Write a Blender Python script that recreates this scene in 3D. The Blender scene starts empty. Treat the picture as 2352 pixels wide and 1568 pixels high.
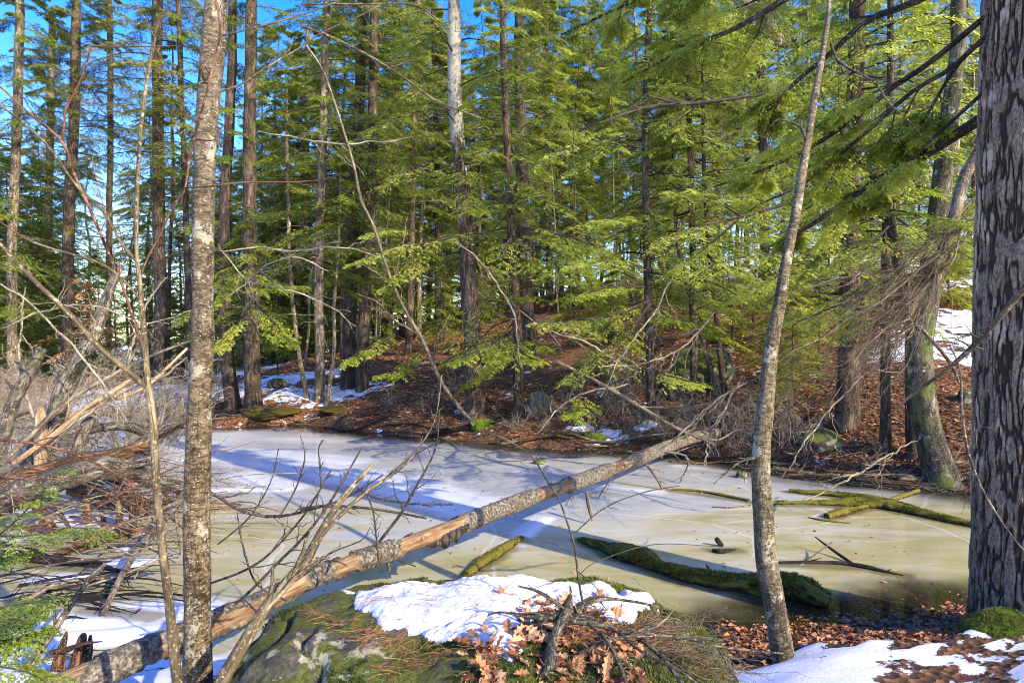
import bpy, math, random
import numpy as np
from mathutils import Vector
from mathutils.bvhtree import BVHTree
D2R = math.radians
scene = bpy.context.scene
# ---------------------------------------------------------------- camera, sky, sun, exposure
EYE = 2.2
F = 1568.0                       # focal length in units of a 2352 px wide picture
cam = bpy.data.objects.new('camera', bpy.data.cameras.new('camera'))
scene.collection.objects.link(cam)
cam.location = (0, 0, EYE)
cam.rotation_euler = (D2R(90), 0, 0)
cam.data.sensor_width = 36.0
cam.data.lens = 24.0
cam.data.clip_start = 0.05
cam.data.clip_end = 3000
scene.camera = cam
SUN = Vector((0.68, -0.62, 0.52)).normalized()     # towards the sun
elev = math.asin(SUN.z)
rot = math.atan2(SUN.x, SUN.y)
w = bpy.data.worlds.new("World"); scene.world = w; w.use_nodes = True
nt = w.node_tree
bg = nt.nodes['Background']; bg.inputs[1].default_value = 0.15
sky = nt.nodes.new('ShaderNodeTexSky'); sky.sky_type = 'NISHITA'; sky.sun_disc = False
sky.sun_elevation = elev; sky.sun_rotation = rot; sky.air_density = 1.0; sky.dust_density = 0.6; sky.ozone_density = 4.0
hs = nt.nodes.new('ShaderNodeHueSaturation'); hs.inputs['Saturation'].default_value = 1.4; hs.inputs['Hue'].default_value = .526
nt.links.new(sky.outputs[0], hs.inputs['Color']); nt.links.new(hs.outputs[0], bg.inputs[0])
sl = bpy.data.lights.new('sun', 'SUN'); sl.energy = 2.0; sl.angle = D2R(0.5); sl.color = (1.0, 0.94, 0.84)
sun = bpy.data.objects.new('sun', sl); scene.collection.objects.link(sun)
sun.rotation_euler = SUN.to_track_quat('Z', 'Y').to_euler()
scene.view_settings.view_transform = 'Standard'; scene.view_settings.look = 'None'
scene.view_settings.exposure = 2.25; scene.view_settings.gamma = 1.0
scene.view_settings.use_white_balance = True; scene.view_settings.white_balance_temperature = 8600; scene.view_settings.white_balance_tint = 6
scene.cycles.max_bounces = 8; scene.cycles.diffuse_bounces = 6; scene.cycles.transparent_max_bounces = 12
scene.cycles.use_denoising = True; scene.cycles.filter_width = 1.0; scene.render.filter_size = 1.0

# ---------------------------------------------------------------- numpy helpers
def hsh(ix, iy, iz, s):
    n = (ix * 374761393 + iy * 668265263 + iz * 2147483647 + s * 1274126177) & 0xffffffff
    n = ((n ^ (n >> 13)) * 1274126177) & 0xffffffff
    n = ((n ^ (n >> 16)) * 2246822519) & 0xffffffff
    return ((n ^ (n >> 15)) & 0xffffff) / float(0xffffff)
def vnoise(p, s=0):
    p = np.asarray(p, float); i = np.floor(p).astype(np.int64); f = p - i; f = f * f * (3 - 2 * f)
    r = 0
    for dx in (0, 1):
        wx = f[..., 0] if dx else 1 - f[..., 0]
        for dy in (0, 1):
            wy = f[..., 1] if dy else 1 - f[..., 1]
            for dz in (0, 1):
                wz = f[..., 2] if dz else 1 - f[..., 2]
                r = r + wx * wy * wz * hsh(i[..., 0] + dx, i[..., 1] + dy, i[..., 2] + dz, s)
    return r
def fbm(p, o=4, s=0):
    p = np.asarray(p, float); a = 0.5; r = 0; t = 0
    for k in range(o):
        r = r + a * vnoise(p * (2 ** k), s + k * 17); t += a; a *= 0.5
    return r / t
def fbm2(x, y, sc, o=4, s=0):
    return fbm(np.stack([x * sc, y * sc, np.zeros_like(x) + 0.37], -1), o, s)
def sstep(a, b, x):
    t = np.clip((x - a) / (b - a), 0, 1); return t * t * (3 - 2 * t)
def unit(v):
    return v / np.maximum(np.linalg.norm(v, axis=-1, keepdims=True), 1e-9)
def spline(pts, n):
    """Catmull-Rom through rows (any width), n samples by length"""
    p = np.asarray(pts, float)
    if len(p) == 2:
        t = np.linspace(0, 1, n)[:, None]; return p[0] * (1 - t) + p[1] * t
    q = np.vstack([2 * p[0] - p[1], p, 2 * p[-1] - p[-2]])
    out = []
    for i in range(len(p) - 1):
        t = np.linspace(0, 1, 12, endpoint=False)[:, None]
        a, b, c, d = q[i], q[i + 1], q[i + 2], q[i + 3]
        out.append(0.5 * ((2 * b) + (-a + c) * t + (2 * a - 5 * b + 4 * c - d) * t ** 2 + (-a + 3 * b - 3 * c + d) * t ** 3))
    out.append(p[-1:]); o = np.vstack(out)
    L = np.r_[0, np.cumsum(np.linalg.norm(np.diff(o[:, :3], axis=0), axis=1))]
    s = np.linspace(0, L[-1], n)
    return np.stack([np.interp(s, L, o[:, k]) for k in range(o.shape[1])], -1)

class Buf:
    """collects geometry of ONE mesh"""
    def __init__(self):
        self.v = []; self.f = []; self.tc = []; self.rn = []; self.mi = []; self.n = 0
    def add(self, v, f, tc=None, rn=None, mi=0):
        v = np.asarray(v, float).reshape(-1, 3); f = np.asarray(f, np.int64)
        self.v.append(v); self.f.append(f + self.n); self.n += len(v)
        self.tc.append(v.copy() if tc is None else np.asarray(tc, float).reshape(-1, 3))
        r = np.zeros(len(v)) if rn is None else np.broadcast_to(np.asarray(rn, float), (len(v),))
        self.rn.append(r); self.mi.append(np.full(len(f), mi))
        return self
    def mesh(self, name, mats, origin=(0, 0, 0), smooth=True):
        me = bpy.data.meshes.new(name)
        if not self.v: return me
        v = np.vstack(self.v) - np.asarray(origin, float)
        sizes = np.concatenate([np.full(len(f), f.shape[1]) for f in self.f])
        lv = np.concatenate([f.ravel() for f in self.f])
        me.vertices.add(len(v)); me.vertices.foreach_set('co', v.astype(np.float32).ravel())
        me.loops.add(len(lv)); me.loops.foreach_set('vertex_index', lv.astype(np.int32))
        me.polygons.add(len(sizes)); st = np.r_[0, np.cumsum(sizes)[:-1]]
        me.polygons.foreach_set('loop_start', st.astype(np.int32))
        me.polygons.foreach_set('material_index', np.concatenate(self.mi).astype(np.int32))
        me.polygons.foreach_set('use_smooth', np.full(len(sizes), bool(smooth)))
        a = me.attributes.new('tc', 'FLOAT_VECTOR', 'POINT'); a.data.foreach_set('vector', np.vstack(self.tc).astype(np.float32).ravel())
        a = me.attributes.new('rn', 'FLOAT', 'POINT'); a.data.foreach_set('value', np.concatenate(self.rn).astype(np.float32))
        for m in (mats if isinstance(mats, (list, tuple)) else [mats]): me.materials.append(m)
        me.update(calc_edges=True); me.validate()
        return me
def link(name, data, loc=(0, 0, 0), parent=None, **props):
    o = bpy.data.objects.new(name, data); scene.collection.objects.link(o); o.location = loc
    if parent is not None: o.parent = parent
    for k, v in props.items(): o[k] = v
    return o
def thing(name, label, cat, loc, group=None):
    o = link(name, None, loc); o.empty_display_size = 0.1
    o['label'] = label; o['category'] = cat
    if group: o['group'] = group
    return o
def solo(name, label, cat, buf, mats, origin, group=None, smooth=True, kind=None):
    o = link(name, buf.mesh(name, mats, origin, smooth), origin)
    o['label'] = label; o['category'] = cat
    if group: o['group'] = group
    if kind: o['kind'] = kind
    return o
def part(name, buf, mats, parent, smooth=True, label=None, kind=None):
    """a part built in world coordinates under a thing that is not rotated"""
    o = link(name, buf.mesh(name, mats, tuple(parent.matrix_basis.translation), smooth), (0, 0, 0), parent)
    if label: o['label'] = label
    if kind: o['kind'] = kind
    return o
def tubes(buf, P, R, sides=5, rn=None, mi=0, cap=False, rough=0.0, seed=0, ell=None):
    """P (T,n,3) paths, R (T,n) radii"""
    P = np.asarray(P, float); R = np.asarray(R, float)
    if P.ndim == 2: P = P[None]; R = R[None]
    T, n, _ = P.shape
    t = np.empty_like(P); t[:, 1:-1] = P[:, 2:] - P[:, :-2]; t[:, 0] = P[:, 1] - P[:, 0]; t[:, -1] = P[:, -1] - P[:, -2]
    t = unit(t); m = unit(P[:, -1] - P[:, 0] + 1e-9)
    ref = np.where(np.abs(m[:, 2:3]) > 0.8, np.array([[0, 1.0, 0]]), np.array([[0, 0, 1.0]]))[:, None, :]
    a = unit(np.cross(t, ref)); b = np.cross(a, t)
    an = np.arange(sides) * 2 * math.pi / sides
    c, s = np.cos(an), np.sin(an)
    L = np.concatenate([np.zeros((T, 1)), np.cumsum(np.linalg.norm(np.diff(P, axis=1), axis=2), 1)], 1)
    RR = np.repeat(R[:, :, None], sides, 2)
    tc = np.stack([RR * c, RR * s, np.repeat(L[:, :, None], sides, 2)], -1)
    tc[..., 2] += (np.arange(T) * 3.7)[:, None, None]
    if rough: RR = RR * (1 + rough * (fbm(tc * np.array([9, 9, 4.0]), 3, seed) - .5) * 2)
    if rough > .3: RR = RR * (1 + rough * 1.1 * (fbm(tc * np.array([26, 26, 11.0]), 3, seed + 9) - .5))
    V = P[:, :, None] + RR[..., None] * (a[:, :, None] * c[None, None, :, None] + b[:, :, None] * s[None, None, :, None])
    idx = np.arange(T * n * sides).reshape(T, n, sides)
    i0 = idx[:, :-1]; i1 = idx[:, 1:]
    f = np.stack([i0, np.roll(i0, -1, 2), np.roll(i1, -1, 2), i1], -1).reshape(-1, 4)
    r = None
    if rn is not None: r = np.repeat(np.broadcast_to(np.asarray(rn, float), (T,)), n * sides)
    buf.add(V, f, tc, r, mi)
    if cap:
        for e in (0, -1):
            ce = P[:, e]; base = buf.n; ring = V[:, e]
            vv = np.concatenate([ring, ce[:, None]], 1).reshape(-1, 3)
            k = np.arange(sides)
            ff = np.concatenate([np.stack([k, (k + 1) % sides, np.full(sides, sides)], -1) + q * (sides + 1) for q in range(T)])
            if e == 0: ff = ff[:, ::-1]
            buf.add(vv, ff, None, None, mi if cap is True else cap)
    return V
def grow(P, R, k, rng, lr=(0.3, 0.6), spread=0.9, droop=0.0, up=0.0, n=5, tr=(0.15, 0.95), wig=0.12, rr=0.5, minr=0.0012, flat=0.0, taper=True):
    """children of every path in P"""
    T, m, _ = P.shape
    L = np.linalg.norm(np.diff(P, axis=1), axis=2).sum(1)
    t = rng.uniform(*tr, (T, k)); x = t * (m - 1); i = np.minimum(x.astype(int), m - 2); fr = x - i
    I = np.arange(T)[:, None]
    base = P[I, i] * (1 - fr[..., None]) + P[I, i + 1] * fr[..., None]
    tan = unit(P[I, i + 1] - P[I, i])
    rv = rng.normal(size=(T, k, 3)); rv[..., 2] *= (1 - flat)
    perp = unit(rv - (rv * tan).sum(-1, keepdims=True) * tan)
    d = unit(tan + perp * spread * rng.uniform(.6, 1.5, (T, k, 1)) + np.array([0, 0, up]))
    ln = L[:, None] * rng.uniform(*lr, (T, k)) * ((1.15 - t) if taper else 1)
    s = np.linspace(0, 1, n)
    C = base[:, :, None] + d[:, :, None] * (ln[..., None] * s)[..., None]
    wob = np.cumsum(rng.normal(size=(T, k, n, 3)), 2) * (ln[..., None, None] * wig / n); wob -= wob[:, :, :1]
    C = C + wob; C[..., 2] -= droop * ln[..., None] * s ** 2
    pr = (R[I, i] * (1 - fr) + R[I, i + 1] * fr)
    cr = np.maximum(pr * rr, minr)[..., None] * (1 - 0.75 * s)
    return C.reshape(T * k, n, 3), np.maximum(cr, minr * .6).reshape(T * k, n)
def blades(buf, o, d, nrm, ln, wd, rn, mi=0, drop=0.0):
    """diamond shaped leaves: origin, direction, normal, length, width"""
    d = unit(d); sd = unit(np.cross(d, nrm)); ln = np.broadcast_to(ln, (len(o),))[:, None]; wd = np.broadcast_to(wd, (len(o),))[:, None]
    tip = o + d * ln; tip[:, 2:3] -= drop * ln
    v = np.stack([o, o + d * ln * .45 + sd * wd * .5, tip, o + d * ln * .4 - sd * wd * .5], 1)
    f = np.arange(len(o) * 4).reshape(-1, 4)
    buf.add(v, f, None, np.repeat(np.broadcast_to(rn, (len(o),)), 4), mi)

# ---------------------------------------------------------------- pixel helpers (pixels of a 2352 x 1568 picture)
def P3(u, v, Y): return np.array([(u - 1176) / F * Y, Y, EYE - (v - 784) / F * Y])

POND = np.array([(-26, 26), (-17.7, 23.6), (-13, 21), (-9.3, 19.4), (-7.4, 17.4), (-5.5, 18), (-3.3, 16.3), (-1.1, 15.3), (.2, 14.3), (2, 13.7), (3.6, 13.1), (4.3, 11.7),
    (5.3, 10.8), (6.1, 10.3), (6.7, 9.8), (8.5, 9.5), (12, 9.6), (17, 8.6), (20, 6.8), (15, 5.4), (9, 5.3), (6, 5.5), (4.4, 5.65), (3.7, 5.6), (2.9, 5.4), (2.2, 5.25), (1.66, 5.0),
    (0.8, 4.3), (-.8, 4.2), (-2.0, 4.7), (-3.7, 4.7), (-6, 4.6), (-12, 5), (-22, 8), (-28, 16)], float)
def sdf(x, y):
    """signed distance to the pond's edge, negative on the pond"""
    x = np.asarray(x, float); y = np.asarray(y, float); d = np.full(x.shape, 1e9); ins = np.zeros(x.shape, bool)
    for i in range(len(POND)):
        a = POND[i]; b = POND[(i + 1) % len(POND)]; e = b - a
        t = np.clip(((x - a[0]) * e[0] + (y - a[1]) * e[1]) / (e @ e), 0, 1)
        d = np.minimum(d, np.hypot(x - a[0] - t * e[0], y - a[1] - t * e[1]))
        c = ((a[1] > y) != (b[1] > y)) & (x < (b[0] - a[0]) * (y - a[1]) / (b[1] - a[1] + 1e-12) + a[0])
        ins ^= c
    return np.where(ins, -d, d)
def height(x, y):
    x = np.asarray(x, float); y = np.asarray(y, float)
    d = sdf(x, y) + (fbm2(x, y, 0.9, 3, 5) - .5) * 0.9 * sstep(3, 9, y)
    far = sstep(6.5, 8.5, y - 0.0 * x)
    near = 0.42 * sstep(0, 3.2, d) + 0.16 * sstep(0, .9, d) + .02 * d.clip(0, 1)
    crest = np.interp(x, [-60, -30, -18, -12, -8, -3, 5, 20, 60], [0, 0, .35, .9, 2.0, 3.4, 4.9, 6.0, 6.2])
    t = np.clip(d / 20.0, 0, 1); ramp = t * (1.25 - 0.25 * t)
    hill = .16 * sstep(0, .35, d) + .2 * sstep(0.2, 3, d) + crest * ramp + .02 * d.clip(0, 3)
    h = np.where(d > 0, near * (1 - far) + hill * far, 0)
    bed = np.where(x > 1.0, np.maximum(.055 * d - .005, -.6), np.maximum(.35 * d, -.6))
    h = np.where(d <= 0, np.where(y < 8, bed, np.maximum(.5 * d, -.6)), h)
    n = (fbm2(x, y, .35, 4, 9) - .5) * 0.7 * sstep(1, 8, d) * far + (fbm2(x, y, 1.6, 3, 2) - .5) * .16 * sstep(0, 1, d) + (fbm2(x, y, 6, 3, 3) - .5) * .05
    return h + n
def hit(u, v, y0=3.0, y1=140.0):
    """where the pixel's ray meets the ground or the ice"""
    Y = np.geomspace(y0, y1, 900); p = (u - 1176) / F
    z = EYE - (v - 784) / F * Y; g = np.maximum(height(p * Y, Y), 0)
    k = np.nonzero(z < g)[0]
    if not len(k): return None
    k = k[0]; return np.array([p * Y[k], Y[k], g[k]])
def ice(u, v, dz=0.0):
    Y = EYE * F / (v - 784) if dz == 0 else (EYE - dz) * F / (v - 784)
    return np.array([(u - 1176) / F * Y, Y, dz])
def trace(pts):
    """rows (u, v, Y, width_px) -> xyz + radius"""
    return np.array([list(P3(u, v, Y)) + [w_ * Y / F / 2] for u, v, Y, w_ in pts])

# ---------------------------------------------------------------- materials
def newmat(name):
    m = bpy.data.materials.new(name); m.use_nodes = True; t = m.node_tree
    b = t.nodes['Principled BSDF']; b.inputs['Roughness'].default_value = .85; b.inputs['Specular IOR Level'].default_value = .25
    return m, t, b
def N(t, typ, **kw):
    n = t.nodes.new(typ)
    for k, v in kw.items():
        if k in n.inputs: n.inputs[k].default_value = v
        else: setattr(n, k, v)
    return n
def ramp(t, fac, stops):
    r = t.nodes.new('ShaderNodeValToRGB'); e = r.color_ramp.elements
    while len(e) < len(stops): e.new(.5)
    for q, (p, c) in zip(e, stops): q.position = p; q.color = (*c, 1) if len(c) == 3 else c
    t.links.new(fac, r.inputs[0]); return r.outputs[0]
def mapped(t, scale, attr='tc'):
    if attr == 'obj': src = N(t, 'ShaderNodeTexCoord').outputs['Object']
    elif attr == 'geo': src = N(t, 'ShaderNodeNewGeometry').outputs['Position']
    else: src = N(t, 'ShaderNodeAttribute', attribute_name=attr).outputs['Vector']
    m = N(t, 'ShaderNodeMapping'); m.inputs['Scale'].default_value = scale; t.links.new(src, m.inputs[0]); return m.outputs[0]
def noise(t, vec, sc, det=5, rough=.6, dist=0.0):
    n = N(t, 'ShaderNodeTexNoise', Scale=sc, Detail=det, Roughness=rough, Distortion=dist); t.links.new(vec, n.inputs['Vector']); return n.outputs[0]
def mixc(t, fac, a, b):
    m = N(t, 'ShaderNodeMix', data_type='RGBA')
    if isinstance(fac, (int, float)): m.inputs[0].default_value = fac
    else: t.links.new(fac, m.inputs[0])
    for k, c in ((6, a), (7, b)):
        if isinstance(c, tuple): m.inputs[k].default_value = (*c, 1)
        else: t.links.new(c, m.inputs[k])
    return m.outputs[2]
def math_(t, op, a, b=None, clamp=False):
    m = N(t, 'ShaderNodeMath', operation=op); m.use_clamp = clamp
    for i, c in enumerate((a, b)):
        if c is None: continue
        if isinstance(c, (int, float)): m.inputs[i].default_value = c
        else: t.links.new(c, m.inputs[i])
    return m.outputs[0]
def bump(t, b, h, dist, strength=1.0, prev=None):
    n = N(t, 'ShaderNodeBump', Distance=dist, Strength=strength); t.links.new(h, n.inputs['Height']); t.links.new(n.outputs[0], b.inputs['Normal'])
    if prev is not None: t.links.new(prev, n.inputs['Normal'])
    return n.outputs[0]

def bark(name, dark, mid, light, scale=14, stretch=.22, moss=0.0, lichen=0.0, bd=.012, lcol=(.45, .46, .40), mosscol=(.07, .10, .015)):
    m, t, b = newmat(name)
    vec = mapped(t, (1, 1, stretch)); v2 = mapped(t, (1, 1, 1))
    n = noise(t, vec, scale, 6, .65, .6); big = noise(t, v2, 1.8, 3)
    f = math_(t, 'ADD', math_(t, 'MULTIPLY', n, .85), math_(t, 'MULTIPLY', math_(t, 'SUBTRACT', big, .5), .5))
    c = ramp(t, f, [(.36, dark), (.47, mid), (.58, light)])
    cr = noise(t, mapped(t, (1, 1, stretch * .6)), scale * 1.9, 4, .6, 1.0)
    ck = ramp(t, math_(t, 'ABSOLUTE', math_(t, 'SUBTRACT', cr, .5)), [(.0, (0, 0, 0)), (.035, (1, 1, 1))])
    c = mixc(t, ck, tuple(q * .55 for q in dark), c); fl = noise(t, v2, scale * 4.5, 3, .6)
    c = mixc(t, math_(t, 'MULTIPLY', ramp(t, fl, [(.56, (0, 0, 0)), (.64, (1, 1, 1))]), .5), c, tuple(min(q * 1.35, .7) for q in light))
    n = math_(t, 'ADD', math_(t, 'MULTIPLY', n, 1.3), math_(t, 'MULTIPLY', ck, .5))
    if lichen:
        l = noise(t, v2, 7, 5, .7); c = mixc(t, ramp(t, l, [(.62 - lichen * .2, (0, 0, 0)), (.68 - lichen * .2, (1, 1, 1))]), c, lcol)
    if moss:
        l = noise(t, v2, 2.3, 5, .7); c = mixc(t, ramp(t, l, [(.66 - moss * .3, (0, 0, 0)), (.78 - moss * .3, (1, 1, 1))]), c, mosscol)
    t.links.new(c, b.inputs['Base Color']); bump(t, b, n, bd)
    return m
BK_HEM = bark('bark_hemlock', (.02, .014, .011), (.085, .06, .045), (.19, .135, .10), moss=.3)
BK_DARK = bark('bark_dark', (.02, .015, .012), (.065, .046, .038), (.15, .11, .09), moss=.2)
BK_PALE = bark('bark_pale', (.05, .04, .03), (.17, .13, .095), (.34, .27, .20), lichen=.1)
BK_GREY = bark('bark_grey', (.03, .025, .02), (.12, .10, .078), (.27, .235, .19), moss=.35, lichen=.12, scale=16, stretch=.35, lcol=(.25, .25, .2))
BK_TWIG = bark('bark_twig', (.06, .046, .033), (.17, .135, .10), (.32, .265, .205), scale=10, bd=.002)
BK_TWIGD = bark('bark_dark_twig', (.03, .025, .022), (.07, .055, .045), (.15, .125, .1), scale=10, bd=.002)
BK_RED = bark('bark_reddish_twig', (.06, .025, .018), (.16, .075, .05), (.26, .15, .11), scale=10, bd=.002)
BK_SAP = bark('bark_sapling', (.06, .045, .026), (.16, .125, .075), (.28, .225, .145), scale=12, bd=.002, lichen=.05)
BK_ROT = bark('rotten_wood', (.03, .015, .008), (.17, .085, .04), (.38, .23, .12), scale=22, stretch=.12, moss=.2, bd=.02)
BK_WOOD = bark('bare_wood', (.22, .13, .07), (.42, .28, .17), (.62, .46, .32), scale=16, stretch=.1, bd=.004)
BK_WET = bark('wet_log', (.008, .006, .006), (.03, .022, .018), (.09, .07, .055), scale=16, stretch=.2)
def mossy(name, c1, c2, wood=(.05, .03, .018), amt=.5):
    m, t, b = newmat(name); v = mapped(t, (1, 1, 1), 'obj')
    f = noise(t, v, 70, 6, .75); g = noise(t, v, 9, 4, .7)
    nz = N(t, 'ShaderNodeNewGeometry').outputs['Normal']; s = N(t, 'ShaderNodeSeparateXYZ'); t.links.new(nz, s.inputs[0])
    k = math_(t, 'ADD', math_(t, 'MULTIPLY', s.outputs[2], .45), math_(t, 'MULTIPLY', g, 1.1))
    c = mixc(t, ramp(t, k, [(.62 - amt * .4, (0, 0, 0)), (.75 - amt * .4, (1, 1, 1))]), wood, mixc(t, ramp(t, f, [(.3, (0, 0, 0)), (.7, (1, 1, 1))]), c1, c2))
    t.links.new(c, b.inputs['Base Color']); b.inputs['Specular IOR Level'].default_value = .1; bump(t, b, f, .02)
    return m
MOSS = mossy('moss', (.022, .045, .006), (.13, .19, .02), amt=1.2)
MOSSLOG = mossy('moss_on_log', (.04, .045, .008), (.21, .19, .035), amt=.38)
MOSSGOLD = mossy('golden_moss', (.03, .025, .008), (.11, .09, .02), wood=(.06, .035, .02), amt=.3)

def leafmat(name, c1, c2, c3, trans=.35):
    m, t, b = newmat(name)
    a = N(t, 'ShaderNodeAttribute', attribute_name='rn').outputs['Fac']
    oi = N(t, 'ShaderNodeObjectInfo').outputs['Random']
    f = math_(t, 'ADD', math_(t, 'MULTIPLY', a, .8), math_(t, 'MULTIPLY', oi, .2))
    c = ramp(t, f, [(.1, c1), (.5, c2), (.9, c3)])
    if 'hemlock' in name or 'olive' in name: c = ramp(t, f, [(.06, (.15, .085, .03)), (.12, c1), (.5, c2), (.9, c3)])
    t.links.new(c, b.inputs['Base Color']); b.inputs['Roughness'].default_value = .55; b.inputs['Specular IOR Level'].default_value = .3
    tr = N(t, 'ShaderNodeBsdfTranslucent'); t.links.new(c, tr.inputs[0]); mx = N(t, 'ShaderNodeMixShader'); mx.inputs[0].default_value = trans
    t.links.new(b.outputs[0], mx.inputs[1]); t.links.new(tr.outputs[0], mx.inputs[2]); t.links.new(mx.outputs[0], t.nodes['Material Output'].inputs[0])
    return m
LF_HEM = leafmat('hemlock_needles', (.075, .115, .022), (.225, .28, .045), (.41, .43, .08), .58)
LF_BRT = leafmat('bright_hemlock_needles', (.125, .175, .03), (.325, .385, .055), (.50, .53, .11), .62)
LF_DRK = leafmat('dark_needles', (.045, .08, .016), (.13, .185, .028), (.24, .30, .04))
LF_OLV = leafmat('olive_needles', (.06, .08, .02), (.16, .18, .035), (.33, .31, .075), .45)
LF_DEAD = leafmat('dead_leaves', (.08, .03, .016), (.32, .12, .05), (.52, .27, .15), .25)
LF_RUST = leafmat('rusty_leaves', (.2, .07, .03), (.44, .20, .09), (.6, .38, .22), .35)
LF_PINE = leafmat('red_pine_needles', (.16, .05, .025), (.30, .10, .05), (.42, .22, .10), .1)
LF_GRASS = leafmat('dry_grass_and_moss', (.035, .055, .008), (.11, .14, .02), (.28, .24, .08), .3)
# ---------------------------------------------------------------- ground
def axis(lo, hi, c, fine, n):
    """coordinates dense round c"""
    t = np.linspace(-1, 1, n)
    a = np.arcsinh((lo - c) / fine); b = np.arcsinh((hi - c) / fine)
    return c + fine * np.sinh(np.linspace(a, b, n))
def sheet(xs, ys, zf):
    X, Y = np.meshgrid(xs, ys); Z = zf(X, Y)
    n, m = X.shape; idx = np.arange(n * m).reshape(n, m)
    f = np.stack([idx[:-1, :-1], idx[:-1, 1:], idx[1:, 1:], idx[1:, :-1]], -1).reshape(-1, 4)
    return np.stack([X, Y, Z], -1).reshape(-1, 3), f
# snow patches: (u, v, across, along)   metres, from where the photo shows them
SNOWS = []
for u, v, ra, rb in [(600, 800, 2.6, 3.4), (660, 870, 2.4, 1.4), (740, 905, 2.2, 1.0), (560, 900, 1.6, 1.0), (640, 830, 2.4, 1.6), (820, 915, .8, .4), (600, 760, 2, 2), (610, 700, 2, 3), (540, 860, 1.2, 1),
        (200, 925, 5, 1.4), (60, 940, 4, 1.6), (330, 925, 2.5, 1.0), (410, 900, 2.6, 1.2), (290, 895, 3, 1),
        (2180, 770, 1.6, 1.3), (2240, 750, 1.6, 1.5), (2120, 800, 1.3, 1.0), (2060, 790, .8, 1.0), (2210, 830, 1.0, .8), (2300, 800, 1.5, 2), (2400, 780, 2, 2),
        (1620, 640, 4.5, 2.5), (1750, 620, 5, 3), (1850, 640, 3, 2), (1540, 670, 2, 2), (1700, 660, 3, 1.5), (2050, 620, 4, 3), (2230, 620, 4, 3), (1900, 600, 5, 3), (1480, 640, 3, 2),
        (1400, 1000, .5, .35), (1480, 985, .35, .3), (1330, 985, .4, .25), (720, 955, .3, .15)]:
    p = hit(u, v)
    if p is None: p = P3(u, 700, 30.0)
    k_ = 1.25 if u < 1000 else .95 if u > 2040 and v > 700 else 1.1
    SNOWS.append((p[0], p[1], ra * k_, rb * k_))
def snowmask(x, y):
    m = np.zeros(np.shape(x))
    for cx, cy, ra, rb in SNOWS:
        m = np.maximum(m, .95 - ((x - cx) / ra) ** 2 - ((y - cy) / rb) ** 2 * 1.0)
    m = np.maximum(m, .9 * sstep(33, 44, y))
    # near bank at the foot of the boulder
    u = 1176 + F * x / np.maximum(y, .5)
    lb = sstep(5.35, 4.75, y) * (x < -.9)
    rb_ = sstep(4.72, 4.25, y - .03 * (x - 2.5) + (fbm2(x, y, 1.5, 4, 77) - .5) * 1.1) * (x > .6)
    m = np.maximum(m, np.maximum(lb, rb_) * 1.15 - .75 * (fbm2(x, y, 2.2, 4, 88) > .54) * (x > .6) * (y < 6))
    return np.clip(m, -1, 1.25)
def zground(X, Y):
    h = height(X, Y); s = sstep(.35, .75, snowmask(X, Y) + (fbm2(X, Y, 2.5, 4, 31) - .5) * 1.6)
    return h + .035 * s * (h > -.01)
xs = axis(-420, 420, 1.5, 9, 620); ys = axis(-6, 460, 6.0, 7, 620)
gv, gf = sheet(xs, ys, zground)
gb = Buf(); gb.add(gv, gf, None, snowmask(gv[:, 0], gv[:, 1]))
m, t, b = newmat('forest_floor')
pos = mapped(t, (1, 1, 1), 'geo')
vo = N(t, 'ShaderNodeTexVoronoi', Scale=22.0, Randomness=1.0); t.links.new(pos, vo.inputs['Vector'])
sep = N(t, 'ShaderNodeSeparateColor'); t.links.new(vo.outputs['Color'], sep.inputs[0])
n1 = noise(t, pos, 30, 5, .7); n2 = noise(t, pos, .5, 4, .6)
lf = ramp(t, math_(t, 'ADD', math_(t, 'MULTIPLY', sep.outputs[0], .6), math_(t, 'MULTIPLY', n1, .4)), [(.2, (.04, .02, .012)), (.45, (.12, .05, .025)), (.65, (.21, .09, .042)), (.9, (.32, .18, .10))])
lf = mixc(t, ramp(t, n2, [(.42, (0, 0, 0)), (.62, (1, 1, 1))]), lf, (.055, .035, .02))
mo = noise(t, pos, 1.7, 5, .75)
lf = mixc(t, ramp(t, mo, [(.63, (0, 0, 0)), (.68, (1, 1, 1))]), lf, (.07, .09, .015))
sn = N(t, 'ShaderNodeAttribute', attribute_name='rn').outputs['Fac']
sk = math_(t, 'ADD', sn, math_(t, 'MULTIPLY', math_(t, 'SUBTRACT', noise(t, pos, 2.6, 7, .7), .5), 4.6))
smask = ramp(t, sk, [(.50, (0, 0, 0)), (.58, (1, 1, 1))])
col = mixc(t, smask, lf, (.62, .65, .70))
t.links.new(col, b.inputs['Base Color'])
hgt = math_(t, 'ADD', math_(t, 'MULTIPLY', vo.outputs['Distance'], math_(t, 'SUBTRACT', 1.0, smask)), math_(t, 'MULTIPLY', n1, .3))
bump(t, b, hgt, .015)
ground = link('ground', gb.mesh('ground', m), kind='structure')
ground['label'] = 'leaf covered forest floor rising behind the pond with patches of snow'

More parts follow.
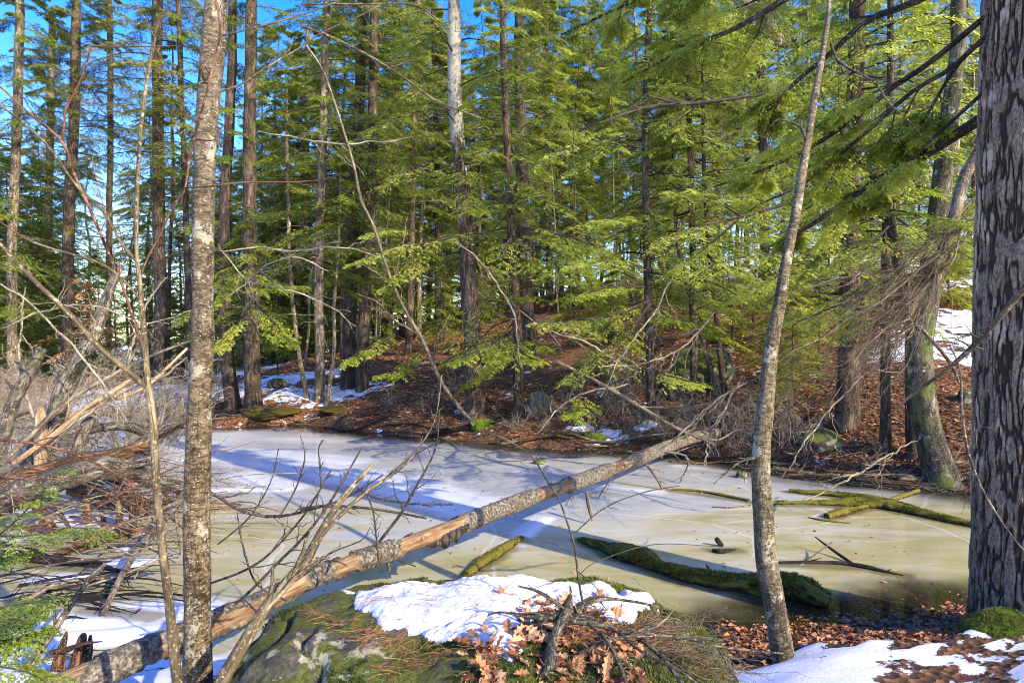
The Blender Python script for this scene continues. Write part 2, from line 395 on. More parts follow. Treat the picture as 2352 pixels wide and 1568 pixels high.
# ---------------------------------------------------------------- pond ice
whites = [([(500, 1045), (620, 1060), (750, 1080), (900, 1110), (1030, 1150), (1090, 1165)], .55, 1.4), ([(420, 1030), (620, 1040), (800, 1060)], .45, 1.1),
    ([(1180, 1250), (1215, 1215), (1250, 1190)], .13, 1.4), ([(1110, 1290), (1160, 1262)], .05, 1.0),
    ([(1200, 1085), (1330, 1085)], .25, .6), ([(430, 1130), (560, 1120), (640, 1125)], .22, 1.3), ([(60, 1230), (180, 1215)], .22, 1.5), ([(170, 1195), (280, 1190)], .12, 1.3),
    ([(250, 1300), (320, 1290)], .16, 1.6), ([(290, 1262), (310, 1250)], .08, 1.3), ([(100, 960), (300, 990), (430, 1010)], 1.6, 1.1), ([(0, 1010), (200, 1040)], 1.2, 1.0), ([(560, 1005), (760, 1012)], .5, .5),
    ([(-400, 1000), (0, 960)], 2.5, 1.0), ([(60, 1450), (420, 1400)], .32, 1.1), ([(40, 1180), (230, 1195)], .3, 1.3), ([(560, 1090), (660, 1120)], .3, 1.2), ([(300, 1060), (430, 1050)], .6, 1.2), ([(90, 1330), (200, 1320)], .12, 1.4), ([(1300, 1110), (1500, 1130)], .25, .7), ([(-100, 1480), (250, 1460), (420, 1440)], .2, 1.4), ([(1880, 1190), (1890, 1185)], .1, 1.0),
    ([(1560, 1070), (1700, 1085)], .2, .8), ([(1750, 1095), (1900, 1110)], .2, .5)]
def whiteness(x, y):
    m = np.zeros(x.shape)
    for pl, wd, st in whites:
        q = np.array([ice(u, v)[:2] for u, v in pl])
        for a, c in zip(q[:-1], q[1:]):
            e = c - a; tt = np.clip(((x - a[0]) * e[0] + (y - a[1]) * e[1]) / (e @ e), 0, 1)
            d = np.hypot(x - a[0] - tt * e[0], y - a[1] - tt * e[1])
            m = np.maximum(m, st * np.exp(-(d / wd) ** 2))
    return m
WET_CONTACT = [[(1328, 1240), (1400, 1275), (1480, 1305), (1570, 1340), (1640, 1352), (1700, 1360), (1790, 1370), (1880, 1395)], [(1072, 1322), (1140, 1280), (1200, 1240)], [(1812, 1130), (1900, 1140), (1990, 1150), (2130, 1182), (2210, 1200)], [(1772, 1160), (1905, 1162), (2030, 1170), (2110, 1186), (2260, 1216)],
       [(1898, 1192), (1995, 1168)], [(1790, 1294), (1990, 1305), (2075, 1322)], [(1545, 1126), (1720, 1152)], [(1640, 1264), (1690, 1264)], [(-30, 1262), (110, 1298), (290, 1318)], [(230, 1165), (553, 1166)], [(200, 1400), (350, 1418)], [(80, 1222), (310, 1236)]]
def wet_contact(x, y):  # dark melt ring painted into the ice colour; doubles as contact shade under logs
    m = np.zeros(x.shape)
    for pl in WET_CONTACT:
        q = np.array([ice(u, v)[:2] for u, v in pl])
        for a, c in zip(q[:-1], q[1:]):
            e = c - a; tt = np.clip(((x - a[0]) * e[0] + (y - a[1]) * e[1]) / (e @ e), 0, 1); m = np.maximum(m, np.exp(-(np.hypot(x - a[0] - tt * e[0], y - a[1] - tt * e[1]) / .16) ** 2))
    return m
ix = axis(-34, 24, 0.5, 6, 560); iy = axis(3.6, 28, 5.5, 5, 480)
def icez(X, Y): return .004 * (fbm2(X, Y, 1.2, 3, 8) - .5) + .012 * sstep(.7, 1.3, whiteness(X, Y))
iv, jf = sheet(ix, iy, icez)
ib = Buf(); dd = sdf(iv[:, 0], iv[:, 1])
clear = sstep(-1.0, -.25, dd + (fbm2(iv[:, 0], iv[:, 1], 2.2, 4, 12) - .5) * .55) * (iv[:, 1] < 7.2) * sstep(.6, 1.3, iv[:, 0])
clear = np.maximum(clear, 1.0 * sstep(-1.3, -.1, dd + (fbm2(iv[:, 0], iv[:, 1], 1.5, 3, 13) - .5) * .5) * (iv[:, 1] > 7))
ib.add(iv, jf, np.stack([clear, whiteness(iv[:, 0], iv[:, 1]), wet_contact(iv[:, 0], iv[:, 1])], -1), clear)
m, t, b = newmat('pond_ice')
pos = mapped(t, (1, 1, 1), 'geo'); st = mapped(t, (.55, 1.6, 1), 'geo')
at = N(t, 'ShaderNodeAttribute', attribute_name='tc'); sp = N(t, 'ShaderNodeSeparateXYZ'); t.links.new(at.outputs['Vector'], sp.inputs[0])
ps = N(t, 'ShaderNodeSeparateXYZ'); t.links.new(pos, ps.inputs[0])
a1 = noise(t, st, .55, 5, .55, .8); a2 = noise(t, st, 2.2, 5, .6, .5); a3 = noise(t, pos, 26, 3, .7)
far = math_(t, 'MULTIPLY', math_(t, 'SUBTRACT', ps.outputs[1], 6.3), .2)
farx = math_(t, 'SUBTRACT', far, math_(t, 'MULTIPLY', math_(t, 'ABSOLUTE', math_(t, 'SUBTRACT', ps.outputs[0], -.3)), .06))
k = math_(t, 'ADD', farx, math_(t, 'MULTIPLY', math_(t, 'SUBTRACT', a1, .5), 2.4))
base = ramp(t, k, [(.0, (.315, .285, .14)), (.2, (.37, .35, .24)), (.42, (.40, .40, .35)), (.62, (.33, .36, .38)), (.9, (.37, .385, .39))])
base = mixc(t, math_(t, 'MULTIPLY', ramp(t, a2, [(.45, (0, 0, 0)), (.75, (1, 1, 1))]), .35), base, (.58, .60, .60))
base = mixc(t, math_(t, 'MULTIPLY', ramp(t, a2, [(.22, (1, 1, 1)), (.42, (0, 0, 0))]), .45), base, (.26, .24, .13))
wm = math_(t, 'ADD', sp.outputs[1], math_(t, 'MULTIPLY', math_(t, 'SUBTRACT', noise(t, st, 2.5, 6, .65, .6), .5), 1.1))
wr = ramp(t, wm, [(.18, (0, 0, 0)), (.75, (1, 1, 1))])
edge = ramp(t, math_(t, 'ADD', N(t, 'ShaderNodeAttribute', attribute_name='rn').outputs['Fac'], math_(t, 'MULTIPLY', math_(t, 'SUBTRACT', a2, .5), .8)), [(.35, (0, 0, 0)), (.8, (1, 1, 1))])
base = mixc(t, math_(t, 'MULTIPLY', edge, .75), base, (.13, .115, .06))
base = mixc(t, wr, base, (.60, .65, .71))
ve = N(t, 'ShaderNodeTexVoronoi', Scale=.42, feature='DISTANCE_TO_EDGE'); wz = N(t, 'ShaderNodeMix', data_type='VECTOR'); wz.inputs[0].default_value = .25; nz_ = N(t, 'ShaderNodeTexNoise', Scale=1.3, Detail=6.0); t.links.new(pos, nz_.inputs['Vector']); t.links.new(pos, wz.inputs[4]); t.links.new(nz_.outputs[1], wz.inputs[5]); t.links.new(wz.outputs[1], ve.inputs['Vector'])
base = mixc(t, math_(t, 'MULTIPLY', ramp(t, ve.outputs['Distance'], [(.0, (1, 1, 1)), (.008, (0, 0, 0))]), .30), base, (.75, .78, .78))
spk = ramp(t, noise(t, pos, 60, 2, .5), [(.24, (1, 1, 1)), (.29, (0, 0, 0))])
base = mixc(t, math_(t, 'MULTIPLY', spk, .5), base, (.12, .1, .07))
wtm = ramp(t, math_(t, 'ADD', sp.outputs[2], math_(t, 'MULTIPLY', math_(t, 'SUBTRACT', noise(t, pos, 5, 5, .65), .5), .8)), [(.42, (0, 0, 0)), (.85, (1, 1, 1))])
base = mixc(t, math_(t, 'MULTIPLY', wtm, .8), base, (.13, .11, .05))  # darkens ice along the logs: wet ring plus painted contact shade
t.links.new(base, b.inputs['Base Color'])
t.links.new(ramp(t, a1, [(.3, (.06, .06, .06)), (.7, (.20, .20, .20))]), b.inputs['Roughness'])
b.inputs['Specular IOR Level'].default_value = .85; b.inputs['IOR'].default_value = 1.4
bump(t, b, math_(t, 'ADD', math_(t, 'MULTIPLY', a2, .6), math_(t, 'MULTIPLY', a3, .03)), .006)
# open meltwater along the shore
gl = N(t, 'ShaderNodeBsdfGlossy', Roughness=.04); tp = N(t, 'ShaderNodeBsdfTransparent'); tp.inputs[0].default_value = (.92, .74, .44, 1)
fr = N(t, 'ShaderNodeFresnel', IOR=1.33); wt = N(t, 'ShaderNodeMixShader'); t.links.new(fr.outputs[0], wt.inputs[0]); t.links.new(tp.outputs[0], wt.inputs[1]); t.links.new(gl.outputs[0], wt.inputs[2])
mx = N(t, 'ShaderNodeMixShader'); t.links.new(math_(t, 'MULTIPLY', sp.outputs[0], .92), mx.inputs[0]); t.links.new(b.outputs[0], mx.inputs[1]); t.links.new(wt.outputs[0], mx.inputs[2])
t.links.new(mx.outputs[0], t.nodes['Material Output'].inputs[0])
pond = link('pond_ice', ib.mesh('pond_ice', m), kind='structure')
pond['label'] = 'frozen pond with milky olive and pale blue ice'

# ---------------------------------------------------------------- fallen leaves (nobody could count them)
def leaf_cloud(buf, x, y, z, size, rng, nrm=None, curl=.35, lobes=False):
    n = len(x); a = rng.uniform(0, 2 * math.pi, n)
    d = np.stack([np.cos(a), np.sin(a), rng.normal(0, .25, n)], -1); up = unit(np.stack([rng.normal(0, .45, n), rng.normal(0, .45, n), np.ones(n)], -1))
    d = unit(d); s = unit(np.cross(d, up)); up = np.cross(s, d); sz = (size * rng.uniform(.45, 1.35, n))[:, None]
    o = np.stack([x, y, z], -1); c = rng.uniform(-.2, curl, n)[:, None] * sz
    # folded along the midrib: 6 vertices, 4 quads-as-triangles
    v = np.stack([o - d * sz * .5, o - d * sz * .12 + s * sz * .3 + up * c, o + d * sz * .5 + up * c * .6, o - d * sz * .12 - s * sz * .3 + up * c, o + up * sz * .02], 1)
    base = np.arange(n)[:, None] * 5
    f = np.concatenate([base + np.array([0, 1, 4]), base + np.array([1, 2, 4]), base + np.array([2, 3, 4]), base + np.array([3, 0, 4])])
    buf.add(v, f, None, np.repeat(rng.uniform(0, 1, n), 5))
def lobed_leaves(buf, x, y, z, size, rng):
    """oak-like leaves: lobed outline, folded and curled along the midrib"""
    n = len(x); out = np.array([(0, 0), (.12, .10), (.22, .24), (.34, .12), (.48, .34), (.60, .16), (.76, .28), (.84, .10), (1, 0)])
    a = rng.uniform(0, 2 * math.pi, n); d = unit(np.stack([np.cos(a), np.sin(a), rng.normal(0, .3, n)], -1)); up = unit(np.stack([rng.normal(0, .5, n), rng.normal(0, .5, n), np.ones(n)], -1))
    s_ = unit(np.cross(d, up)); up = np.cross(s_, d); L = (size * rng.uniform(.6, 1.35, n))[:, None, None]; o = np.stack([x, y, z], -1)[:, None]
    fold = rng.uniform(-.15, .7, n)[:, None, None]; bend = rng.uniform(-.5, .5, n)[:, None, None]; wd = rng.uniform(.7, 1.25, n)[:, None, None]
    k = len(out); t_ = out[:, 0][None, :, None]; w_ = out[:, 1][None, :, None] * wd
    lift = bend * t_ * t_ + rng.normal(0, .03, (n, k, 1)); D, S, U = d[:, None], s_[:, None], up[:, None]
    mid = o + L * (D * t_ + U * lift); le = mid + L * (S * w_ + U * w_ * fold); ri = mid - L * (S * w_ - U * w_ * fold)
    v = np.concatenate([mid, le, ri], 1); i = np.arange(k - 1)
    q = np.concatenate([np.stack([i, i + k, i + k + 1, i + 1], -1), np.stack([i + 1, i + 2 * k + 1, i + 2 * k, i], -1)])
    buf.add(v, (q[None] + (np.arange(n) * 3 * k)[:, None, None]).reshape(-1, 4), None, np.repeat(rng.uniform(0, 1, n), 3 * k))
rng = np.random.default_rng(4)
lb = Buf()
n = 150000
yy = 9 + (rng.uniform(0, 1, n) ** 1.5) * 26; aa = rng.uniform(-.8, .85, n); xx = aa * yy
dd = sdf(xx, yy); smk = snowmask(xx, yy) + (fbm2(xx, yy, 2.5, 4, 31) - .5) * 1.6
keep = (dd > .05) & ((smk < .3) | (rng.uniform(size=n) < .035)) & (fbm2(xx, yy, .9, 4, 44) > .42 + .05 * rng.uniform(-1, 1, n))
xx, yy = xx[keep], yy[keep]
leaf_cloud(lb, xx, yy, height(xx, yy) + .02, np.interp(yy, [9, 25], [.065, .11]), rng)
n = 34000                                        # near shore, some under the water
xx = rng.uniform(.8, 7.5, n); yy = rng.uniform(4.4, 6.9, n); dd = sdf(xx, yy)
keep = (dd > -1.2) & ((snowmask(xx, yy) + (fbm2(xx, yy, 2.5, 4, 31) - .5) * 1.6 < .75) | (rng.uniform(size=n) < .14)) & (rng.uniform(size=n) < np.where(dd > -.35, .8, .65))
xx, yy = xx[keep], yy[keep]
leaf_cloud(lb, xx, yy, height(xx, yy) + .012, .05, rng, curl=.3)
link('fallen_leaves', lb.mesh('fallen_leaves', LF_DEAD, smooth=False), kind='stuff', label='brown fallen leaves covering the far hillside and the near shore', category='leaves')
# needles and bits lying on the ice
lb = Buf(); n = 620; yy = rng.uniform(5.2, 15, n); xx = rng.uniform(-.55, .7, n) * yy; k = sdf(xx, yy) < -.2; xx, yy = xx[k], yy[k]
leaf_cloud(lb, xx, yy, np.full(len(xx), .012), .042, rng, curl=.15)
link('scattered_leaves', lb.mesh('scattered_leaves', LF_DEAD, smooth=False), kind='stuff', label='single dead leaves and bits strewn over the ice', category='leaves')
# ---------------------------------------------------------------- trees
def spray(buf, o, d, ln, k3, bl, bw, rng, rn, droop=.25, mi=0, up=None):
    """flat feathery twig: k3 blades left and right of every (origin, direction, length)"""
    n = len(o); d = unit(d); U = np.array([0, 0, 1.0]) if up is None else up
    side = unit(np.cross(d, U) + rng.normal(0, .12, (n, 3)))
    t = (np.arange(k3) + rng.uniform(0, 1, (n, k3))) / k3
    sg = np.where(np.arange(k3) % 2 == 0, 1.0, -1.0)[None]
    p = o[:, None] + d[:, None] * (ln[:, None] * t)[..., None]; p[..., 2] -= droop * ln[:, None] * t * t
    q = d[:, None] * rng.uniform(.5, .9, (n, k3, 1)) + side[:, None] * (sg * rng.uniform(.5, 1.0, (n, k3)))[..., None]
    q[..., 2] -= rng.uniform(-.1, .75, (n, k3))
    nr = np.array([0, 0, 1.0]) + rng.normal(0, .5, (n, k3, 3))
    L = bl * rng.uniform(.6, 1.3, (n, k3)) * (1.15 - .55 * t)
    blades(buf, p.reshape(-1, 3), q.reshape(-1, 3), nr.reshape(-1, 3), L.ravel(), bw * rng.uniform(.7, 1.3, n * k3), (rn[:, None] + rng.uniform(-.12, .12, (n, k3))).ravel(), mi)
def along(P, t):
    """points and tangents at parameter t (T,k) of paths (T,m,3)"""
    T, m, _ = P.shape; x = np.clip(t, 0, .999) * (m - 1); i = np.minimum(x.astype(int), m - 2); fr = (x - i)[..., None]; I = np.arange(T)[:, None]
    return P[I, i] * (1 - fr) + P[I, i + 1] * fr, unit(P[I, i + 1] - P[I, i])
def bough_foliage(buf, tb, P, rng, k2, k3, bl, bw, spread=.45, t0=.2, tone=(.2, .8), fine=0, twr=.0025, droop=.25, lmin=.10):
    """foliage on bough paths P (T,m,3)"""
    T = len(P); L = np.linalg.norm(np.diff(P, axis=1), axis=2).sum(1)
    t = t0 + (1 - t0) * (np.arange(k2) + rng.uniform(0, 1, (T, k2))) / k2
    o, tan = along(P, t)
    sg = np.where(np.arange(k2) % 2 == 0, 1.0, -1.0)[None, :, None]
    side = unit(np.cross(tan, np.array([0, 0, 1.0])))
    d = unit(tan * rng.uniform(.4, 1.0, (T, k2, 1)) + side * sg * rng.uniform(.5, 1.0, (T, k2, 1)) + rng.normal(0, .12, (T, k2, 3)))
    prof = np.clip(np.minimum(1, (t - t0 + .12) * 4) * (1.12 - t), .08, 1)
    ln = (spread * L[:, None] * prof + lmin) * rng.uniform(.6, 1.25, (T, k2))
    rn = np.clip(rng.uniform(*tone, T)[:, None] + rng.normal(0, .13, (T, k2)), 0, 1)
    o = o.reshape(-1, 3); d = d.reshape(-1, 3); ln = ln.ravel(); rn = rn.ravel()
    if fine:
        s = np.linspace(0, 1, 4); C = o[:, None] + d[:, None] * (ln[:, None] * s)[..., None]; C[..., 2] -= droop * ln[:, None] * s ** 2
        tubes(tb, C, np.outer(np.full(len(o), twr), 1 - .7 * s), 3)
        t = (np.arange(fine) + rng.uniform(0, 1, (len(o), fine))) / fine
        o2, tan = along(C, t); sg = np.where(np.arange(fine) % 2 == 0, 1.0, -1.0)[None, :, None]
        side = unit(np.cross(tan, np.array([0, 0, 1.0])))
        d2 = unit(tan * .9 + side * sg * rng.uniform(.5, 1, (len(o), fine, 1)) + rng.normal(0, .1, (len(o), fine, 3)))
        ln2 = (ln[:, None] * .5 * (1.15 - t) + .035) * rng.uniform(.6, 1.2, t.shape)
        spray(buf, o2.reshape(-1, 3), d2.reshape(-1, 3), ln2.ravel(), k3, bl, bw, rng, np.repeat(rn, fine), droop)
    else:
        spray(buf, o, d, ln, k3, bl, bw, rng, rn, droop)
def boughs(tp, zs, L, rng, azb=None, pitch=(-.1, .35), droop=.35, n=7, wig=.10):
    """bough paths leaving trunk path tp (rows x,y,z,r) at heights zs"""
    T = len(zs); b = np.stack([np.interp(zs, tp[:, 2], tp[:, k]) for k in range(4)], -1)
    az = rng.uniform(0, 2 * math.pi, T) if azb is None else azb
    pt = rng.uniform(*pitch, T); d = np.stack([np.cos(az) * np.cos(pt), np.sin(az) * np.cos(pt), np.sin(pt)], -1)
    s = np.linspace(0, 1, n); C = b[:, None, :3] + d[:, None] * (L[:, None] * s)[..., None]
    wob = np.cumsum(rng.normal(size=(T, n, 3)), 1) * (L[:, None, None] * wig / n); wob -= wob[:, :1]
    C = C + wob; C[..., 2] -= droop * L[:, None] * s ** 2
    R = np.minimum(.0085 * L + .004, b[:, 3] * .5)[:, None] * (1 - .8 * s)
    return C, R
def conifer(root, tp, zlo, ztop, nb, L, seed, leaf, barkm, k2=20, k3=12, bl=.10, bw=.022, dead=14, dlo=1.0, sides=10, fine=0, tone=(.15, .85), minL=.25, deadL=.5, pitch=(-.15, .3), rough=.08, azrange=None, twr=.0025, extra=None):
    rng = np.random.default_rng(seed)
    tb = Buf(); tubes(tb, tp[:, :3], tp[:, 3], sides, rough=rough, seed=seed, cap=True)
    bb = tb; cb = Buf()
    z = zlo + (ztop - zlo) * (np.arange(nb) + rng.uniform(0, 1, nb)) / nb
    q = (z - zlo) / (ztop - zlo); ln = L * (minL + (1 - minL) * np.minimum(1, (1 - q) * 1.5)) * rng.uniform(.55, 1.15, nb) * np.minimum(1, .6 + 3 * q)
    az = None if azrange is None else rng.uniform(*azrange, nb)
    C, R = boughs(tp, z, ln, rng, az, pitch)
    tubes(bb, C, R, 4, mi=1)
    bough_foliage(cb, bb, C, rng, k2, k3, bl, bw, fine=fine, tone=tone, twr=twr)
    if dead:
        z = dlo + (zlo - dlo + 3.5) * rng.uniform(0, 1, dead) ** .8 + tp[0, 2]
        C, R = boughs(tp, z, L * deadL * rng.uniform(.25, 1.1, dead), rng, None, (-.35, .35), .15, wig=.2)
        tubes(bb, C, R * .8, 4, mi=2); A, B = grow(C, R, 5, rng, (.25, .5), .9, .1, minr=.003); tubes(bb, A, B, 3, mi=2)
    if extra:
        z0, z1, L2, n2 = extra; C, R = boughs(tp, rng.uniform(z0, z1, n2), L2 * rng.uniform(.5, 1.2, n2), rng); tubes(bb, C, R, 4, mi=1); bough_foliage(cb, bb, C, rng, k2, k3, bl, bw)
    part('trunk', bb, [barkm, BK_DARK, BK_TAN], root)
    part('crown', cb, leaf, root, smooth=False)
def path_from_pixels(pts, Y, w0, w1, H=None, n=40, flare=1.35, seed=0, zbase=None):
    """pts bottom to top at depth Y; widths in pixels at the first and last point; extended up to height H"""
    p = np.array([P3(u, v, Y) for u, v in pts]); r0 = w0 * Y / F / 2; r1 = w1 * Y / F / 2
    if zbase is None: zbase = float(height(p[0, 0], Y)) - .15
    g = p[0].copy(); g[2] = zbase
    if p[0, 2] > zbase + .1: p = np.vstack([g, p])
    zt = p[-1, 2]; rr = np.interp(p[:, 2], [p[0, 2], zt], [r0, r1])
    q = np.column_stack([p, rr])
    if H and H > zt:
        d = (p[-1] - p[max(0, len(p) - 3)]); d = d / max(d[2], .1); e = p[-1] + d * .5 * (H - zt) * np.array([1, 1, 0]) * .3; e[2] = H
        mid = (p[-1] + e) / 2; q = np.vstack([q, [*mid, r1 * .6], [*e, .01]])
    o = spline(q, n); rngp = np.random.default_rng(seed)
    o[:, 0] += (fbm(np.stack([o[:, 2] * .5, np.full(n, seed * 1.7), np.zeros(n)], -1), 2, seed) - .5) * .12 * sstep(0, 2, o[:, 2] - o[0, 2])
    z = o[:, 2] - o[0, 2]; o[:, 3] *= 1 + (flare - 1) * np.exp(-z / .25)
    return o

BK_TAN = bark('bark_tan_twig', (.13, .105, .075), (.28, .235, .175), (.45, .39, .31), scale=10, bd=.002)
BK_MOSSY = bark('bark_mossy_grey', (.02, .017, .013), (.075, .064, .048), (.19, .165, .125), moss=.5, lichen=.15, scale=13, lcol=(.3, .3, .25))
BK_PEEL = bark('bark_peeling', (.028, .02, .016), (.105, .075, .058), (.22, .165, .13), moss=.2)
_t = BK_PEEL.node_tree; _b = _t.nodes['Principled BSDF']; _old = _b.inputs['Base Color'].links[0].from_socket
_z = N(_t, 'ShaderNodeSeparateXYZ'); _t.links.new(mapped(_t, (1, 1, 1)), _z.inputs[0])
_k = math_(_t, 'ADD', math_(_t, 'MULTIPLY', math_(_t, 'SUBTRACT', noise(_t, mapped(_t, (1, 1, .25)), 9, 5, .6), .5), 5), math_(_t, 'SUBTRACT', 2.2, math_(_t, 'ABSOLUTE', math_(_t, 'SUBTRACT', _z.outputs[2], 8.3))))
_t.links.new(mixc(_t, ramp(_t, _k, [(.3, (0, 0, 0)), (.7, (1, 1, 1))]), _old, (.30, .285, .26)), _b.inputs['Base Color'])
# (pixels bottom->top), width base, width top, height, label, options
T = []
def tree(pts, w0, w1, H, label, Y=None, name='hemlock_tree', cat='tree', **kw):
    T.append((pts, w0, w1, H, label, Y, name, cat, kw))
tree([(1092, 955), (1086, 820), (1072, 560), (1056, 360), (1045, 160), (1040, 20)], 44, 28, 15, 'large shaggy trunk at the middle of the far shore, peeled pale higher up', crown=(4.8, 2.6, 46), bark=BK_PEEL, fl=1.6)
tree([(1192, 955), (1184, 700), (1170, 430), (1158, 150), (1152, 0)], 24, 14, 14, 'straight slender brown trunk just to the right of the large shaggy mid-shore trunk', crown=(3.3, 2.4, 60), leaf=LF_BRT)
tree([(1216, 840), (1205, 560), (1196, 260), (1192, 0)], 36, 22, 17, 'stout dark trunk standing a little up the slope behind the slender brown mid-shore trunk', crown=(4.5, 2.6, 60), bark=BK_DARK)
tree([(1263, 715), (1260, 500), (1255, 200), (1250, 0)], 18, 14, 17, 'dark trunk with a pale sunlit foot on the crest behind the stout dark trunk', crown=(6.5, 2.8, 60), leaf=LF_BRT)
tree([(537, 940), (520, 800), (518, 500), (530, 200), (535, 0)], 34, 18, 15, 'dark leaning shoreline trunk just right of the lichen spotted trunk', crown=(2.0, 1.9, 26), leaf=LF_DRK, bark=BK_DARK)
tree([(583, 940), (577, 760), (573, 470), (576, 220), (578, 0)], 38, 25, 16, 'tall straight purple-brown trunk rising into open sky on the left end of the far bank', crown=(2.2, 1.7, 18), leaf=LF_HEM, ztop=5.5, extra=(10, 16, 1.6, 22))
tree([(688, 800), (688, 640), (697, 480), (705, 280), (708, 60)], 17, 12, 14, 'slender pale trunk lit by the sun behind the snowy part of the far bank', crown=(5.5, 2.4, 50), bark=BK_PALE)
tree([(706, 918), (682, 780), (668, 640), (660, 380)], 11, 8, 10, 'thin orange-brown leaning trunk on the snow left of the straight grey trunk', crown=(6.0, 1.4, 22), bark=BK_PALE, dead=6)
tree([(735, 925), (733, 700), (738, 430), (745, 200), (750, 0)], 25, 17, 15, 'straight grey trunk at the edge of the snow on the far bank', crown=(4.6, 2.5, 60), bark=BK_PALE)
tree([(750, 935), (764, 820), (768, 700), (776, 620), (780, 480)], 11, 6, 8, 'thin pale stem growing close against the straight grey trunk', crown=(5.6, 1.2, 16), bark=BK_PALE, dead=5)
tree([(800, 893), (806, 700), (818, 420), (826, 180), (830, 0)], 33, 22, 16, 'thick dark trunk, the left one of the close pair behind the far bank', crown=(4.9, 2.6, 60), bark=BK_DARK)
tree([(832, 900), (838, 700), (852, 460), (858, 200), (862, 0)], 28, 18, 15, 'brown trunk, the right one of the close pair behind the far bank', crown=(4.4, 2.5, 60), bark=BK_HEM)
tree([(893, 742), (898, 560), (905, 300), (910, 0)], 16, 12, 16, 'thin dark trunk on the slope right of the close pair of trunks', crown=(6.5, 2.4, 50), bark=BK_DARK)
tree([(938, 815), (942, 660), (948, 420), (956, 150), (960, 0)], 17, 12, 15, 'narrow brown trunk on the slope midway between the close pair and the large shaggy trunk', crown=(6.0, 2.4, 50))
tree([(962, 700), (966, 520), (972, 380), (980, 0)], 12, 9, 15, 'thin pale pole trunk behind the narrow brown trunk on the slope', crown=(7.0, 2.0, 40), bark=BK_PALE)
tree([(1006, 690), (1004, 500), (1000, 300), (996, 0)], 14, 10, 15, 'thin dark trunk on the crest left of the large shaggy trunk', crown=(7.0, 2.4, 45), bark=BK_DARK)
tree([(1497, 955), (1492, 800), (1482, 560), (1478, 300), (1490, 0)], 20, 14, 14, 'brown trunk by the far shore left of the big dark boulder', crown=(3.6, 2.4, 60), leaf=LF_BRT)
tree([(1592, 930), (1590, 700), (1585, 400), (1580, 0)], 18, 12, 14, 'straight brown trunk rising in front of the big dark boulder', crown=(3.8, 2.4, 55), leaf=LF_BRT)
tree([(1648, 905), (1615, 790), (1572, 640), (1550, 500)], 14, 8, 9, 'thin leaning trunk crossing in front of the big dark boulder toward the upper left', crown=(4.8, 1.4, 26), bark=BK_PALE)
tree([(1664, 912), (1652, 800), (1630, 600), (1615, 420)], 14, 10, 11, 'thin near-upright brown trunk at the right side of the big dark boulder', crown=(5.0, 1.8, 34))
tree([(1757, 640), (1755, 500), (1750, 300), (1745, 0)], 24, 16, 17, 'dark broad-footed trunk standing on the snow at the slope crest', crown=(6.4, 2.8, 50), bark=BK_DARK, fl=1.9)
tree([(1946, 975), (1950, 700), (1958, 420), (1964, 200), (1968, 0)], 50, 34, 16, 'thick furrowed trunk on the right slope, sunlit along its right edge', crown=(4.3, 2.8, 46), leaf=LF_BRT, bark=BK_HEM, dead=22)
tree([(2034, 1040), (2034, 900), (2036, 700), (2040, 500), (2045, 200), (2048, 0)], 24, 13, 12, 'straight narrow brown trunk between the thick furrowed trunk and the leaning mossy-footed trunk', crown=(4.4, 1.9, 34), leaf=LF_BRT)
tree([(2165, 1098), (2145, 1040), (2120, 930), (2108, 800), (2125, 700), (2145, 560), (2160, 430), (2180, 250), (2200, 100), (2197, 0)], 62, 30, 14, 'curving grey trunk with a mossy swollen foot at the right end of the far shore', name='curved_tree', crown=(5.6, 2.0, 10), leaf=LF_BRT, bark=BK_MOSSY, dead=3, fl=1.5, deadL=.2)
tree([(2190, 640), (2190, 420), (2196, 200), (2196, 0)], 26, 20, 17, 'pale grey trunk on the upper right slope', crown=(6.5, 2.6, 40), leaf=LF_BRT, bark=BK_PALE)
tree([(156, 700), (160, 480), (168, 290), (176, 60)], 27, 20, 20, 'grey trunk standing far off at the left with open sky beside it', Y=31, crown=(9.0, 3.0, 60), leaf=LF_OLV, bark=BK_HEM)
tree([(368, 700), (366, 500), (364, 280), (362, 0)], 29, 22, 22, 'tall dark olive trunk in the middle of the left sky gap', Y=27, crown=(7.0, 3.2, 70), leaf=LF_OLV)
tree([(432, 720), (426, 480), (418, 240), (410, 0)], 15, 11, 20, 'thinner trunk just left of the lichen spotted trunk against the sky', Y=27, crown=(7.2, 2.6, 46), leaf=LF_HEM, bark=BK_DARK)
tree([(388, 700), (392, 560), (400, 430), (396, 300)], 9, 7, 17, 'very thin far trunk beside the tall dark olive trunk', Y=30, crown=(6, 1.6, 26), leaf=LF_DRK, bark=BK_DARK)
tree([(108, 700), (110, 500), (116, 300), (120, 60)], 18, 14, 20, 'pale far trunk left of the grey trunk at the far left', Y=36, crown=(8.0, 3.4, 60), leaf=LF_OLV, bark=BK_PALE)
tree([(28, 720), (30, 500), (40, 250), (44, 0)], 22, 18, 19, 'far trunk nearest the left edge of the wood', Y=30, crown=(3.0, 3.4, 80), leaf=LF_DRK, bark=BK_PALE)
tree([(250, 700), (252, 480), (254, 240), (250, 0)], 14, 12, 21, 'slim far trunk in the wide sky gap on the left', Y=38, crown=(12.5, 3.6, 60), leaf=LF_OLV, bark=BK_DARK)
tree([(2098, 800), (2090, 730), (2062, 600), (2036, 485), (2011, 408), (1975, 367), (1934, 286)], 34, 16, 0, 'dark crooked trunk bending left above the leafy slope beside the curving grey trunk', Y=10.9, name='crooked_tree', crown=(4.5, 1.2, 8), bark=BK_DARK, dead=8, fl=1.0, deadL=.9)
